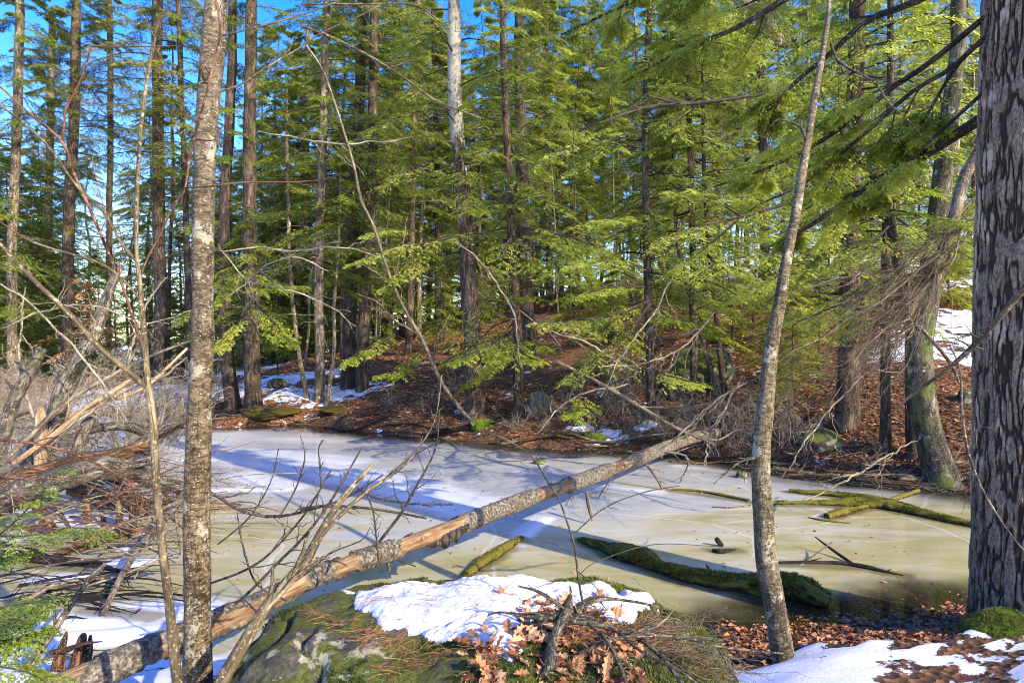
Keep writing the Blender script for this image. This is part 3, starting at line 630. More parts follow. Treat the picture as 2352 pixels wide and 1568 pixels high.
for i, (pts, w0, w1, H, label, Y, name, cat, kw) in enumerate(T):
    if Y is None:
        h = hit(*pts[0]); Y = h[1] if h is not None else 30
    tp = path_from_pixels(pts, Y, w0, w1, H, seed=i + 1, flare=kw.get('fl', 1.35))
    root = thing(name, label, cat, tuple(tp[0, :3]))
    zl, L, nb = kw['crown']; left = pts[0][0] < 600; nb = int(nb * (1.1 if left else 1.15)); zl = zl if left else zl - (1.0, 2.2, 1.5, .7)[i % 4]
    zt = kw.get('ztop', tp[-1, 2])
    conifer(root, tp, tp[0, 2] + zl if zl + tp[0, 2] < zt - 1 else zt - 1.5, zt, nb, L, 100 + i, kw.get('leaf', LF_HEM), kw.get('bark', BK_HEM), dead=kw.get('dead', 30), deadL=kw.get('deadL', .5),
            bl=.11 if Y < 22 else .15, bw=.030 if Y < 22 else .042, k2=26, k3=13, rough=.10, extra=kw.get('extra'))

bb = Buf(); q = spline(trace([(1640, -140, 12, 34), (1700, 0, 12, 32), (1756, 31, 12, 30), (1776, 82, 12, 32), (1812, 102, 12, 20)]), 40); tubes(bb, q[:, :3], q[:, 3], 16, rough=.3, cap=True)
solo('lodged_log', 'pale broken trunk lodged high among the green boughs right of centre', 'dead trunk', bb, BK_PALE, tuple(q[-1, :3]))
# ---------------------------------------------------------------- repeated trees: prototypes, then copies
def copy_thing(root, loc, rz, sc, label, group, tilt=(0, 0)):
    r = root.copy(); scene.collection.objects.link(r); r.location = loc; r.rotation_euler = (tilt[0], tilt[1], rz); r.scale = (sc, sc, sc)
    r['label'] = label; r['group'] = group
    for ch in root.children:
        c = ch.copy(); scene.collection.objects.link(c); c.parent = r
    return r
def proto_conifer(seed, H, zlo, L, nb, r, leaf, barkm, name='hemlock_tree', **kw):
    n = 24; z = np.linspace(-.2, H, n); tp = np.stack([(fbm(np.stack([z * .3, z * 0 + seed, z * 0], -1), 2, seed) - .5) * .5, (fbm(np.stack([z * .3, z * 0 + seed + 9, z * 0], -1), 2, seed) - .5) * .5, z, r * (1 - z / H * .9).clip(.05, 1)], -1)
    tp[:, :2] -= tp[0, :2]
    root = thing(name, 'proto', 'tree', (0, 0, 0)); conifer(root, tp, zlo, H, nb, L, seed, leaf, barkm, **kw)
    return root
KW = dict(bl=.17, bw=.044, k2=21, k3=11, sides=7)
protoT = [proto_conifer(301, 16, 3.0, 3.2, 120, .16, LF_HEM, BK_HEM, **KW), proto_conifer(302, 17, 4.0, 3.0, 105, .13, LF_BRT, BK_PALE, **KW),
          proto_conifer(303, 15, 2.0, 3.1, 125, .15, LF_DRK, BK_DARK, **KW), proto_conifer(304, 18, 7.5, 3.4, 105, .18, LF_OLV, BK_DARK, **KW)]
KY = dict(bl=.13, bw=.03, k2=18, k3=10, sides=6, dead=3, dlo=.1, minL=.1)
protoY = [proto_conifer(311, 5.5, .3, 1.8, 62, .05, LF_HEM, BK_DARK, name='young_hemlock', **KY), proto_conifer(312, 4.0, .2, 1.5, 46, .035, LF_BRT, BK_DARK, name='young_hemlock', **KY),
          proto_conifer(313, 7.5, .5, 2.3, 80, .07, LF_DRK, BK_DARK, name='young_hemlock', **KY)]
used = {}
protoR = [proto_conifer(314, 4.2, .4, 1.5, 34, .04, LF_RUST, BK_RED, name='rusty_sapling', bl=.13, bw=.05, k2=10, k3=6, sides=6, dead=6, dlo=.1, minL=.2)]
rng = np.random.default_rng(77)
def place(pl, k, x, y, label, group, sc=1.0):
    z = float(height(x, y)) - .05; rz = rng.uniform(0, 6.28)
    r0 = pl[k]
    if id(r0) not in used:
        used[id(r0)] = 1; r0.location = (x, y, z); r0.rotation_euler.z = rz; r0.scale = (sc,) * 3; r0['label'] = label; r0['group'] = group; return r0
    return copy_thing(r0, (x, y, z), rz, sc, label, group)
kinds = ['evergreen with a brown trunk in the deep of the wood beyond the crest', 'tall thin evergreen with a pale trunk beyond the crest of the slope', 'dark dense evergreen with a blackish trunk beyond the crest', 'olive tinted evergreen towering behind the far left gap']
far_spots = []
for u, Y, k in [(630, 33, 0), (650, 45, 2), (715, 30, 2), (770, 36, 1), (790, 27, 0), (865, 30, 2), (880, 40, 1), (925, 33, 0), (950, 45, 2), (985, 38, 1), (1020, 34, 0), (1030, 50, 2), (1075, 36, 2), (1110, 31, 1), (1125, 44, 0),
        (1150, 38, 1), (1230, 34, 0), (1245, 48, 2), (1290, 33, 1), (1312, 38, 2), (1330, 46, 1), (1355, 32, 1), (1380, 40, 2), (1405, 35, 0), (1430, 44, 1), (1452, 31, 1), (1520, 37, 0), (1540, 46, 2), (1565, 33, 1), (1615, 40, 1), (1640, 34, 0), (1690, 42, 1),
        (1715, 33, 0), (1790, 38, 1), (1815, 46, 2), (1850, 33, 1), (1885, 40, 0), (1915, 34, 1), (1990, 38, 2), (2010, 47, 0), (2070, 33, 1), (2105, 42, 1), (2140, 36, 0), (2225, 34, 1), (2250, 44, 2), (2300, 37, 0), (2340, 44, 1), (2420, 33, 0), (2500, 40, 1), (2600, 34, 2),
        (-60, 34, 2), (-130, 44, 3), (10, 50, 3), (85, 46, 3), (70, 42, 2), (205, 60, 3), (300, 62, 3), (340, 48, 3), (455, 44, 3), (480, 38, 0), (505, 48, 2), (560, 42, 2), (600, 38, 0)]:
    x = (u - 1176) / F * Y; place(protoT, (3 if (u < 560 and k != 2) else k), x, Y, kinds[3 if (u < 560 and k != 2) else k], 'far evergreens of the wood', rng.uniform(.85, 1.1) * (1.0 if u > 620 else .95))
yk = ['young mid green hemlock with branches down to the ground among the far trunks', 'small bright young hemlock on the far slope', 'dark young hemlock with dense foliage behind the far shore']
for u, v, k, s in [(640, 780, 0, .8), (560, 850, 0, .7), (605, 830, 1, .8), (500, 860, 2, .8), (430, 850, 2, .9), (390, 840, 0, 1.0), (470, 800, 2, 1.1), (330, 860, 2, .8), (270, 865, 2, .7), (210, 860, 2, .8), (150, 865, 2, .9), (90, 860, 2, .9), (30, 865, 2, .9), (-30, 860, 2, 1.0), (345, 835, 0, .8),
        (660, 740, 2, .9), (1010, 800, 0, .6), (960, 760, 2, .6), (1130, 740, 0, .7), (1320, 800, 1, .8), (1400, 860, 1, .7), (1450, 780, 0, .8), (1540, 770, 1, .9), (1680, 800, 1, .8), (1730, 760, 0, .8), (1790, 860, 0, .55), (1840, 800, 1, .7), (1880, 880, 0, .5), (1820, 930, 0, .4), (2250, 690, 1, .8),
        (2290, 650, 0, .8), (880, 720, 1, .6), (760, 780, 2, .7), (1100, 690, 1, .7), (1610, 720, 0, .8), (700, 700, 0, .8), (1900, 700, 0, .9), (2010, 690, 1, .8), (1060, 720, 1, 1.2), (1180, 690, 0, 1.2), (1280, 690, 1, 1.3), (1350, 700, 0, 1.2), (1420, 690, 1, 1.3), (1500, 690, 0, 1.2), (1560, 680, 1, 1.3), (1660, 670, 1, 1.3), (1930, 650, 1, 1.3), (1840, 660, 0, 1.2),
        (2060, 660, 1, 1.2), (2120, 650, 0, 1.1), (2180, 700, 1, .9), (860, 760, 2, 1.0), (800, 740, 2, 1.1), (1030, 660, 0, 1.2), (720, 770, 0, 1.0), (640, 730, 0, 1.2), (60, 845, 2, 1.4), (0, 840, 2, 1.5), (120, 845, 2, 1.3), (-60, 845, 2, 1.5), (180, 848, 2, 1.0), (460, 835, 0, 1.2), (500, 820, 2, 1.1)]:
    h = hit(u, v)
    if h is None: h = P3(u, v, 30)
    place(protoY, k, h[0], h[1], yk[k], 'young hemlocks', s)

for u, Y, k, s in [(-90, 36, 2, 1.9), (-20, 40, 0, 2.0), (40, 34, 2, 1.5), (100, 40, 0, 1.8), (170, 46, 2, 1.7), (230, 44, 0, 1.4), (300, 50, 2, 1.6), (360, 46, 0, 1.5), (420, 40, 2, 1.6), (480, 44, 0, 1.9), (540, 50, 2, 2.0), (600, 44, 0, 1.8), (-150, 34, 2, 1.9), (640, 52, 2, 1.8), (700, 48, 0, 1.7), (760, 52, 2, 1.7), (830, 50, 0, 1.6), (900, 52, 2, 1.6), (130, 52, 2, 1.6), (20, 54, 0, 2.2)]:
    place(protoY, k, (u - 1176) / F * Y, Y, 'large evergreen sapling closing the view low between the far trunks', 'far low evergreens', s)
protoP = [proto_conifer(321, 13, 7.5, 1.3, 26, .055, LF_BRT, BK_PALE, name='pole_tree', dlo=.8, **{**KW, 'dead': 16, 'k2': 14}), proto_conifer(322, 12, 8.5, 1.2, 20, .045, LF_HEM, BK_HEM, name='pole_tree', dlo=.8, **{**KW, 'dead': 18, 'k2': 14})]
rp = np.random.default_rng(8)
for i in range(46):
    u = rp.uniform(560, 1750); Y = rp.uniform(23, 44); x = (u - 1176) / F * Y
    o = place(protoP, i % 2, x, Y, ['thin pale pole-like trunk with a small high crown among the far trunks', 'thin brown pole-like trunk with a small high crown among the far trunks'][i % 2], 'thin pole trees of the far wood', rp.uniform(.75, 1.1)); o.rotation_euler.x = rp.normal(0, .035); o.rotation_euler.y = rp.normal(0, .035)
for i in range(26):
    u = rp.uniform(540, 1250); Y = rp.uniform(34, 58); place(protoY, int(rp.integers(3)), (u - 1176) / F * Y, Y, 'large evergreen sapling closing the view low between the far trunks', 'far low evergreens', rp.uniform(1.0, 1.7))
place(protoR, 0, (192 - 1176) / F * 25, 25, 'rusty brown leaved sapling glowing below the left sky gap', 'rusty sapling', 1.0)
# the wood goes on behind the camera and shades the pond
for x, y, k in ():
    place(protoT, k, x, y, 'evergreen of the wood behind and beside the viewpoint', 'evergreens behind the viewpoint', rng.uniform(.9, 1.1))

# ---------------------------------------------------------------- bare shrubs
def proto_shrub(seed, H, n, mat, name='bare_shrub'):
    rg = np.random.default_rng(seed); az = rg.uniform(0, 6.28, n); t = rg.uniform(.1, .95, n)
    d = unit(np.stack([np.cos(az) * t, np.sin(az) * t, rg.uniform(.5, 1.1, n)], -1)); s = np.linspace(0, 1, 7)
    b = np.stack([rg.normal(0, .12, n), rg.normal(0, .12, n), np.full(n, -.05)], -1); L = H * rg.uniform(.5, 1.1, n)
    C = b[:, None] + d[:, None] * (L[:, None] * s)[..., None]; C += np.cumsum(rg.normal(size=C.shape), 1) * (L[:, None, None] * .035); C[..., 2] -= .25 * L[:, None] * s ** 3
    R = np.full((n, 1), .009) * (1 - .75 * s); bf = Buf(); tubes(bf, C, R, 4); A, B = grow(C, R, 7, rg, (.3, .6), .7, .1, wig=.25, minr=.0038); tubes(bf, A, B, 3)
    A2, B2 = grow(A, B, 4, rg, (.3, .6), .8, .1, wig=.25, minr=.003); tubes(bf, A2, B2, 3)
    return solo(name, 'x', 'shrub', bf, mat, (0, 0, 0))
shr = [proto_shrub(401, 1.9, 13, BK_TAN), proto_shrub(402, 1.4, 16, BK_TAN), proto_shrub(403, 2.3, 10, BK_TAN)]
sl_ = ['bare grey-tan shrub in the thicket at the left of the pond', 'low tangled bare shrub in the thicket at the left of the pond', 'tall pale bare shrub in the thicket at the left of the pond']
first = [True] * 3
def put_shrub(k, x, y, sc, label, group):
    o = shr[k] if first[k] else shr[k].copy()
    if not first[k]: scene.collection.objects.link(o)
    first[k] = False; o.location = (x, y, max(float(height(x, y)), 0) - .02); o.rotation_euler = (0, 0, rng.uniform(0, 6.28)); o.scale = (sc,) * 3; o['label'] = label; o['group'] = group
for i in range(34):
    u = rng.uniform(-60, 440); Y = rng.uniform(11, 22); k = int(rng.integers(3)); put_shrub(k, (u - 1176) / F * Y, Y, rng.uniform(.9, 1.6), sl_[k], 'bare shrubs of the left thicket')
for i in range(16):
    u = rng.uniform(-80, 420); Y = rng.uniform(8.5, 13); k = int(rng.integers(2)); put_shrub(k, (u - 1176) / F * Y, Y, rng.uniform(.5, .8), sl_[k], 'bare shrubs of the left thicket')
for u, v, s in [(520, 900, 1.2), (1540, 1015, .5), (1620, 1020, .5), (1690, 1040, .5), (1350, 1005, .45), (1440, 1012, .5), (1760, 1060, .5), (1250, 990, .4), (1850, 1050, .45), (1480, 990, .5), (1580, 985, .6), (1700, 1000, .6), (2000, 1070, .4), (1300, 960, .7), (1380, 970, .8), (1430, 950, .9), (1500, 975, .8), (1560, 960, .9), (1640, 970, .9), (1720, 990, .8), (1800, 1030, .7), (1840, 1000, .8), (1180, 990, .5), (1230, 960, .7), (1100, 930, .6), (1680, 1030, .7), (1760, 1000, .8), (1600, 1030, .6), (980, 940, .6), (900, 930, .5), (480, 930, 1.5), (1040, 900, .7), (1330, 900, .9), (1460, 910, .9), (1760, 940, .9)]:
    h = hit(u, v); k = int(rng.integers(2)); put_shrub(k, h[0], h[1], s, 'low bare brush growing along the far shore', 'bare brush on the far shore')
# ---------------------------------------------------------------- rocks
def blob(cx, cy, cz, rx, ry, rz, seed, amp=.25, fr=1.2, nu=70, nv=45, pw=2.4, fine=.03, facets=0):
    th = np.linspace(0, 2 * math.pi, nu, endpoint=False); ph = np.linspace(-math.pi / 2, math.pi / 2, nv)
    A, B = np.meshgrid(th, ph); se = lambda c: np.sign(c) * np.abs(c) ** (2 / pw)
    d = np.stack([se(np.cos(B)) * se(np.cos(A)), se(np.cos(B)) * se(np.sin(A)), se(np.sin(B))], -1)
    s = 1 + (fbm(d * fr + seed * 3.1, 4, seed) - .5) * 2 * amp + (fbm(d * fr * 6 + seed, 3, seed + 5) - .5) * 2 * fine
    if facets:
        fr_ = np.random.default_rng(seed + 900)
        for _ in range(facets):
            nn_ = unit(fr_.normal(size=3) + np.array([0, -.3, .4])); k_ = fr_.uniform(.62, .9); d = d - np.maximum(0, (d * nn_).sum(-1, keepdims=True) - k_) * nn_ * .92
    v = d * s[..., None] * np.array([rx, ry, rz]) + np.array([cx, cy, cz])
    idx = np.arange(nu * nv).reshape(nv, nu)
    f = np.stack([idx[:-1], np.roll(idx[:-1], -1, 1), np.roll(idx[1:], -1, 1), idx[1:]], -1).reshape(-1, 4)
    return v.reshape(-1, 3), f
def rockmat(name, dark, mid, light, moss=.5, lichen=.5, m1=(.03, .045, .008), m2=(.13, .14, .025), sc=1.0):
    m, t, b = newmat(name); v = mapped(t, (1, 1, 1), 'obj')
    n = noise(t, v, 9 * sc, 8, .7); n2 = noise(t, v, 40 * sc, 5, .75); big = noise(t, v, 2.2 * sc, 5, .65)
    c = ramp(t, math_(t, 'ADD', math_(t, 'MULTIPLY', n, .6), math_(t, 'MULTIPLY', n2, .4)), [(.35, dark), (.5, mid), (.65, light)])
    vo = N(t, 'ShaderNodeTexVoronoi', Scale=9.0 * sc); wv = N(t, 'ShaderNodeMix', data_type='VECTOR'); wv.inputs[0].default_value = .06
    t.links.new(v, wv.inputs[4]); nc = N(t, 'ShaderNodeTexNoise', Scale=8 * sc); t.links.new(v, nc.inputs['Vector']); t.links.new(nc.outputs[1], wv.inputs[5]); t.links.new(wv.outputs[1], vo.inputs['Vector'])
    li = math_(t, 'ADD', math_(t, 'MULTIPLY', vo.outputs['Distance'], 1.0), math_(t, 'MULTIPLY', math_(t, 'SUBTRACT', .5, big), 2.2))
    li = math_(t, 'ADD', li, math_(t, 'MULTIPLY', math_(t, 'SUBTRACT', n2, .5), .9))
    c = mixc(t, math_(t, 'MULTIPLY', ramp(t, li, [(.30, (1, 1, 1)), (.34, (0, 0, 0))]), lichen), c, mixc(t, n2, (.26, .25, .17), (.46, .45, .33)))
    nz = N(t, 'ShaderNodeNewGeometry').outputs['Normal']; s = N(t, 'ShaderNodeSeparateXYZ'); t.links.new(nz, s.inputs[0])
    k = math_(t, 'ADD', math_(t, 'MULTIPLY', s.outputs[2], .35), math_(t, 'MULTIPLY', noise(t, v, 4.5 * sc, 7, .7), 1.2))
    mc = mixc(t, ramp(t, n2, [(.35, (0, 0, 0)), (.65, (1, 1, 1))]), m1, m2)
    c = mixc(t, ramp(t, k, [(1.0 - moss * .4, (0, 0, 0)), (1.08 - moss * .4, (1, 1, 1))]), c, mc)
    t.links.new(c, b.inputs['Base Color']); bump(t, b, math_(t, 'ADD', n, math_(t, 'MULTIPLY', n2, .6)), .03)
    return m
ROCK = rockmat('mossy_rock', (.015, .015, .012), (.05, .05, .04), (.13, .125, .1), moss=.6)
ROCKG = rockmat('grey_green_rock', (.02, .025, .02), (.06, .07, .058), (.14, .155, .13), moss=.6, lichen=.3, m1=(.03, .05, .015), m2=(.1, .14, .03))
BOUL = rockmat('boulder_rock', (.018, .017, .012), (.075, .068, .05), (.19, .175, .135), moss=.42, lichen=.9, sc=1.3)
def rock(name, label, u, v, wpx, hpx, seed, mat, Y=None, dr=.8, **kw):
    h = hit(u, v) if Y is None else P3(u, v, Y); s = h[1] / F
    c = (h[0], h[1] + wpx * s * .3, h[2] + hpx * s * .30); bf = Buf(); bv, f = blob(*c, wpx * s / 2, wpx * s / 2 * dr, hpx * s * .75, seed, **kw); bf.add(bv, f)
    return solo(name, label, 'rock', bf, mat, c)
rock('boulder', 'grey boulder with a mossy green cap beside the slender trunk on the far shore', 1240, 952, 78, 50, 3, ROCKG, amp=.3, facets=9)
rock('boulder', 'big dark mossy boulder under the hemlock boughs on the far slope', 1620, 905, 190, 105, 5, ROCK, amp=.22, facets=12)
rock('boulder', 'grey-green lichened boulder jutting out at the foot of the thick furrowed trunk', 1905, 1045, 135, 46, 7, ROCK, amp=.35, facets=12)
rock('moss_mound', 'low green moss mound at the foot of the large shaggy trunk', 1108, 985, 56, 20, 9, MOSS, amp=.4, fine=.08)
rock('boulder', 'small dark round stone sitting in the snow near the far shore trunks', 632, 892, 44, 22, 11, ROCK, amp=.15)
rock('stone', 'small dark stone poking out of the far ice', 1240, 1066, 30, 10, 13, ROCK, amp=.3)
rock('stone', 'brown clod at the shoreline behind the slim right trunk', 1705, 1098, 26, 14, 14, ROCK, amp=.3)
rock('moss_mound', 'little yellow-green moss mound between the snow patches on the far shore', 1370, 1020, 50, 16, 15, MOSS, amp=.4, fine=.08)
rock('moss_mound', 'mossy hummock under the leaning trunks at the left end of the far bank', 600, 968, 130, 20, 16, MOSSGOLD, amp=.45, fine=.08)
rock('moss_mound', 'golden moss hummock beside the foot of the straight grey trunk', 770, 952, 74, 15, 17, MOSSGOLD, amp=.45, fine=.08)
rock('boulder', 'dark half hidden stone on the leafy slope at the far right', 2235, 930, 50, 34, 18, ROCK, amp=.2)
rock('stone', 'low mossy stone in the snow at the foot of the slim right trunk', 1918, 1545, 120, 42, 19, rockmat('small_stone_rock', (.03, .02, .015), (.09, .06, .04), (.2, .16, .12), moss=.75, lichen=.2), Y=4.45, amp=.3)
rock('stone', 'reddish rotten clod lying on the snow right of the low mossy stone', 2075, 1535, 70, 26, 20, BK_ROT, Y=4.55, amp=.4)

# the large foreground boulder
bv, bf_ = blob(-.08, 3.02, .02, 1.22, .80, .96, 21, amp=.06, fr=1.6, nu=420, nv=260, pw=5.0, fine=.018)
bv[:, 2] -= .14 * sstep(3.0, 2.3, bv[:, 1]) * sstep(.2, -.7, bv[:, 0]) * (bv[:, 2] > .3)
bv[:, 2] -= .17 * sstep(.35, 1.15, bv[:, 0]) * (bv[:, 2] > .3)
bv[:, 2] += (fbm(bv * 2.6, 4, 33) - .5) * .09 * (bv[:, 2] > .2)
crk = np.abs(fbm(bv * 1.9 + 7, 3, 35) - .5); bv[:, 2] -= .045 * np.exp(-(crk / .018) ** 2) * (bv[:, 2] > .2); bv[:, :2] += ((fbm(bv * 5.0, 4, 36) - .5) * .07)[:, None] * np.sign(bv[:, :2] - np.array([-.08, 3.0])); bv[:, 2] += (fbm(bv * 9.0, 4, 37) - .5) * .035 * (bv[:, 2] > .2)
bb = Buf(); bb.add(bv, bf_)
boulder = thing('boulder', 'large foreground boulder with moss, pale lichen blotches and snow lying on top', 'boulder', (-.06, 3.0, 0))
part('rock', bb, BOUL, boulder)
tree_b = BVHTree.FromPolygons([tuple(q) for q in bv], [tuple(q) for q in bf_])
def btop(x, y):
    out = np.full(len(x), -9.0); nz = np.zeros(len(x))
    for i, (a, c) in enumerate(zip(x, y)):
        r = tree_b.ray_cast(Vector((a, c, 3)), Vector((0, 0, -1)))
        if r[0] is not None: out[i] = r[0].z; nz[i] = r[1].z
    return out, nz
def bhit(u, v):
    r = tree_b.ray_cast(Vector((0, 0, EYE)), Vector(((u - 1176) / F, 1, -(v - 784) / F)).normalized())
    return None if r[0] is None else np.array(r[0])
def bpoly(px):
    out = []
    for u, v in px:
        for dv in range(0, 120, 4):
            h = bhit(u, v + dv)
            if h is not None: out.append(h[:2]); break
    return np.array(out)
def polysd(poly, x, y):
    d = np.full(x.shape, 1e9); ins = np.zeros(x.shape, bool)
    for i in range(len(poly)):
        a = poly[i]; b = poly[(i + 1) % len(poly)]; e = b - a; t = np.clip(((x - a[0]) * e[0] + (y - a[1]) * e[1]) / (e @ e + 1e-12), 0, 1)
        d = np.minimum(d, np.hypot(x - a[0] - t * e[0], y - a[1] - t * e[1]))
        ins ^= ((a[1] > y) != (b[1] > y)) & (x < (b[0] - a[0]) * (y - a[1]) / (b[1] - a[1] + 1e-12) + a[0])
    return np.where(ins, d, -d)
snow1 = bpoly([(730, 1350), (790, 1332), (900, 1325), (1080, 1325), (1200, 1332), (1330, 1350), (1420, 1362), (1510, 1378), (1500, 1400), (1450, 1425), (1405, 1440), (1360, 1405), (1290, 1395), (1240, 1400), (1205, 1440), (1190, 1500), (1165, 1512), (1120, 1490), (1060, 1472), (1000, 1482), (930, 1450), (880, 1436), (815, 1404), (800, 1368), (745, 1362)])
gx = np.arange(snow1[:, 0].min() - .06, snow1[:, 0].max() + .06, .006); gy = np.arange(snow1[:, 1].min() - .06, snow1[:, 1].max() + .12, .006)
X, Y_ = np.meshgrid(gx, gy); sd = polysd(snow1, X, Y_) + (fbm2(X, Y_, 14, 4, 51) - .5) * .10 + (fbm2(X, Y_, 4, 2, 52) - .5) * .06
zz, _ = btop(X.ravel(), Y_.ravel()); zz = zz.reshape(X.shape)
thk = .055 * np.clip(sd / .13, 0, 1) ** .7 * (.75 + .5 * fbm2(X, Y_, 3, 3, 53)) + (fbm2(X, Y_, 22, 4, 54) - .5) * .013 * (sd > .01) + (fbm2(X, Y_, 70, 2, 55) - .5) * .006
sz = np.where(sd > 0, zz + thk, zz - .03)
idx = np.arange(X.size).reshape(X.shape); f = np.stack([idx[:-1, :-1], idx[:-1, 1:], idx[1:, 1:], idx[1:, :-1]], -1).reshape(-1, 4)
ok = (sd > 0).ravel(); zok = (zz > -5).ravel(); f = f[ok[f].any(1) & zok[f].all(1)]
m, t, b = newmat('snow'); v = mapped(t, (1, 1, 1), 'obj'); b.inputs['Base Color'].default_value = (.64, .665, .71, 1); b.inputs['Roughness'].default_value = .6
nn = noise(t, v, 220, 4, .7); n3 = noise(t, v, 38, 5, .65)
t.links.new(mixc(t, ramp(t, noise(t, v, 90, 2, .5), [(.22, (1, 1, 1)), (.27, (0, 0, 0))]), (.56, .58, .62), (.3, .27, .24)), b.inputs['Base Color'])
b.inputs['Subsurface Weight'].default_value = .25; b.inputs['Subsurface Radius'].default_value = (.03, .03, .035); b.inputs['Subsurface Scale'].default_value = .4
bump(t, b, math_(t, 'ADD', math_(t, 'MULTIPLY', nn, .35), n3), .012); SNOW = m
sb = Buf(); sb.add(np.stack([X, Y_, sz], -1).reshape(-1, 3), f)
solo('snow_cap', 'melting white snow lying on top of the foreground boulder', 'snow', sb, SNOW, (0, 3.3, .9))
# moss tufts on the boulder
rng = np.random.default_rng(61)
n = 110000; x = rng.uniform(-1.35, 1.2, n); y = rng.uniform(2.35, 3.8, n); z, nz = btop(x, y)
sdp = polysd(snow1, x, y); mm = fbm2(x, y, 3.0, 4, 62) + .20 * sstep(-.2, .7, x) - .07 * sstep(-.2, -.8, x)
k = (z > .25) & (sdp < .01) & (mm > .45) & (nz > .3)
x, y, z, mm = x[k], y[k], z[k], mm[k]; n = len(x)
mb = Buf(); blades(mb, np.stack([x, y, z - .003], -1), np.stack([rng.normal(0, .6, n), rng.normal(0, .6, n), np.ones(n)], -1), rng.normal(size=(n, 3)), rng.uniform(.008, .026, n), .0045, np.clip((mm - .45) * 1.6 + rng.normal(0, .18, n), 0, 1))
part('moss', mb, LF_GRASS, boulder, smooth=False, kind='stuff')
# leaves, pine needles and dry twigs on the boulder
lp = bpoly([(1150, 1450), (1215, 1405), (1340, 1395), (1350, 1440), (1400, 1500), (1420, 1567), (1130, 1567), (1180, 1520)])
def inpoly(poly, n, rg, pad=.0):
    x = rg.uniform(poly[:, 0].min() - .1, poly[:, 0].max() + .1, n * 6); y = rg.uniform(poly[:, 1].min() - .15, poly[:, 1].max() + .05, n * 6); k = polysd(poly, x, y) > -pad; x = x[k][:n]; y = y[k][:n]
    z, _ = btop(x, y); k = z > 0; return x[k], y[k], z[k]
lb = Buf(); x, y, z = inpoly(lp, 520, rng, .16); lobed_leaves(lb, x, y, z + rng.uniform(.003, .03, len(x)), .062, rng)
link('leaf_litter', lb.mesh('leaf_litter', LF_RUST, smooth=False), kind='stuff', label='curled rusty brown leaves piled on the foreground boulder', category='leaves')
nb_ = Buf(); q = bpoly([(700, 1400), (1150, 1520), (1500, 1420), (1650, 1567), (900, 1567)]); x, y, z = inpoly(q, 650, rng)
a = rng.uniform(0, 6.28, len(x)); dv = np.stack([np.cos(a), np.sin(a), rng.uniform(-.05, .35, len(x))], -1); L = rng.uniform(.05, .11, len(x)); s = np.linspace(0, 1, 3)
C = np.stack([x, y, z + .012], -1)[:, None] + dv[:, None] * (L[:, None] * s)[..., None]; C[:, 1, 2] += .006; tubes(nb_, C, np.full(C.shape[:2], .0009), 3, rn=rng.uniform(0, 1, len(x)))
ii = rng.integers(0, X.size, 900); ii = ii[(sd.ravel()[ii] > .01)][:230]; a = rng.uniform(0, 6.28, len(ii)); dv = np.stack([np.cos(a), np.sin(a), rng.uniform(-.02, .1, len(ii))], -1)
C = np.stack([X.ravel()[ii], Y_.ravel()[ii], sz.ravel()[ii] + .003], -1)[:, None] + dv[:, None] * (rng.uniform(.015, .07, len(ii))[:, None] * np.linspace(0, 1, 3))[..., None]; tubes(nb_, C, np.full(C.shape[:2], .0009), 3, rn=rng.uniform(0, .5, len(ii)))
link('pine_needles', nb_.mesh('pine_needles', LF_PINE), kind='stuff', label='reddish pine needles scattered over the foreground boulder', category='needles')
tb = Buf(); q = bpoly([(1380, 1440), (1480, 1400), (1620, 1430), (1700, 1520), (1700, 1567), (1330, 1567)]); x, y, z = inpoly(q, 240, rng)
a = rng.uniform(0, 6.28, len(x)); dv = unit(np.stack([np.cos(a), np.sin(a) * .6, rng.uniform(.0, .45, len(x))], -1)); L = rng.uniform(.1, .38, len(x)); s = np.linspace(0, 1, 7)
C = np.stack([x, y, z + .004], -1)[:, None] + dv[:, None] * (L[:, None] * s)[..., None]; C += np.cumsum(rng.normal(size=C.shape), 1) * (L[:, None, None] * .03); C[..., 2] -= .5 * L[:, None] * s ** 2 * .6
for j in range(C.shape[1]):
    zz_, _ = btop(C[:, j, 0], C[:, j, 1]); C[:, j, 2] = np.where(zz_ > 0, np.maximum(C[:, j, 2], zz_ + .003), C[:, j, 2])
tubes(tb, C, np.full((len(x), 1), .0017) * (1 - .6 * s), 3); A, B = grow(C, np.full((len(x), 7), .0016), 3, rng, (.2, .5), .8, .2, minr=.0011); tubes(tb, A, B, 3)
link('dry_grass', tb.mesh('dry_grass', BK_TWIG), kind='stuff', label='dry tan stems and fine twigs matted on the right side of the boulder', category='dry stems')

# ---------------------------------------------------------------- the two large near trunks
def bigbark(name, dark, mid, light, pale):
    m, t, b = newmat(name); a = N(t, 'ShaderNodeAttribute', attribute_name='rn').outputs['Fac']
    v = mapped(t, (1, 1, .3)); n = noise(t, v, 45, 6, .7); v2 = mapped(t, (1, 1, .35)); p = noise(t, v2, 8, 4, .6)
    k = math_(t, 'ADD', a, math_(t, 'MULTIPLY', math_(t, 'SUBTRACT', n, .5), 1.3)); c = ramp(t, k, [(.12, dark), (.42, mid), (.85, light)])
    cr = noise(t, mapped(t, (1, 1, .2)), 60, 4, .65, 1.2); c = mixc(t, ramp(t, math_(t, 'ABSOLUTE', math_(t, 'SUBTRACT', cr, .5)), [(.0, (0, 0, 0)), (.05, (1, 1, 1))]), tuple(q * .8 for q in dark), c)
    pm = math_(t, 'MULTIPLY', ramp(t, p, [(.56, (0, 0, 0)), (.62, (1, 1, 1))]), ramp(t, a, [(.45, (0, 0, 0)), (.6, (1, 1, 1))]))
    c = mixc(t, pm, c, pale); t.links.new(c, b.inputs['Base Color']); bump(t, b, math_(t, 'ADD', n, a), .014); return m
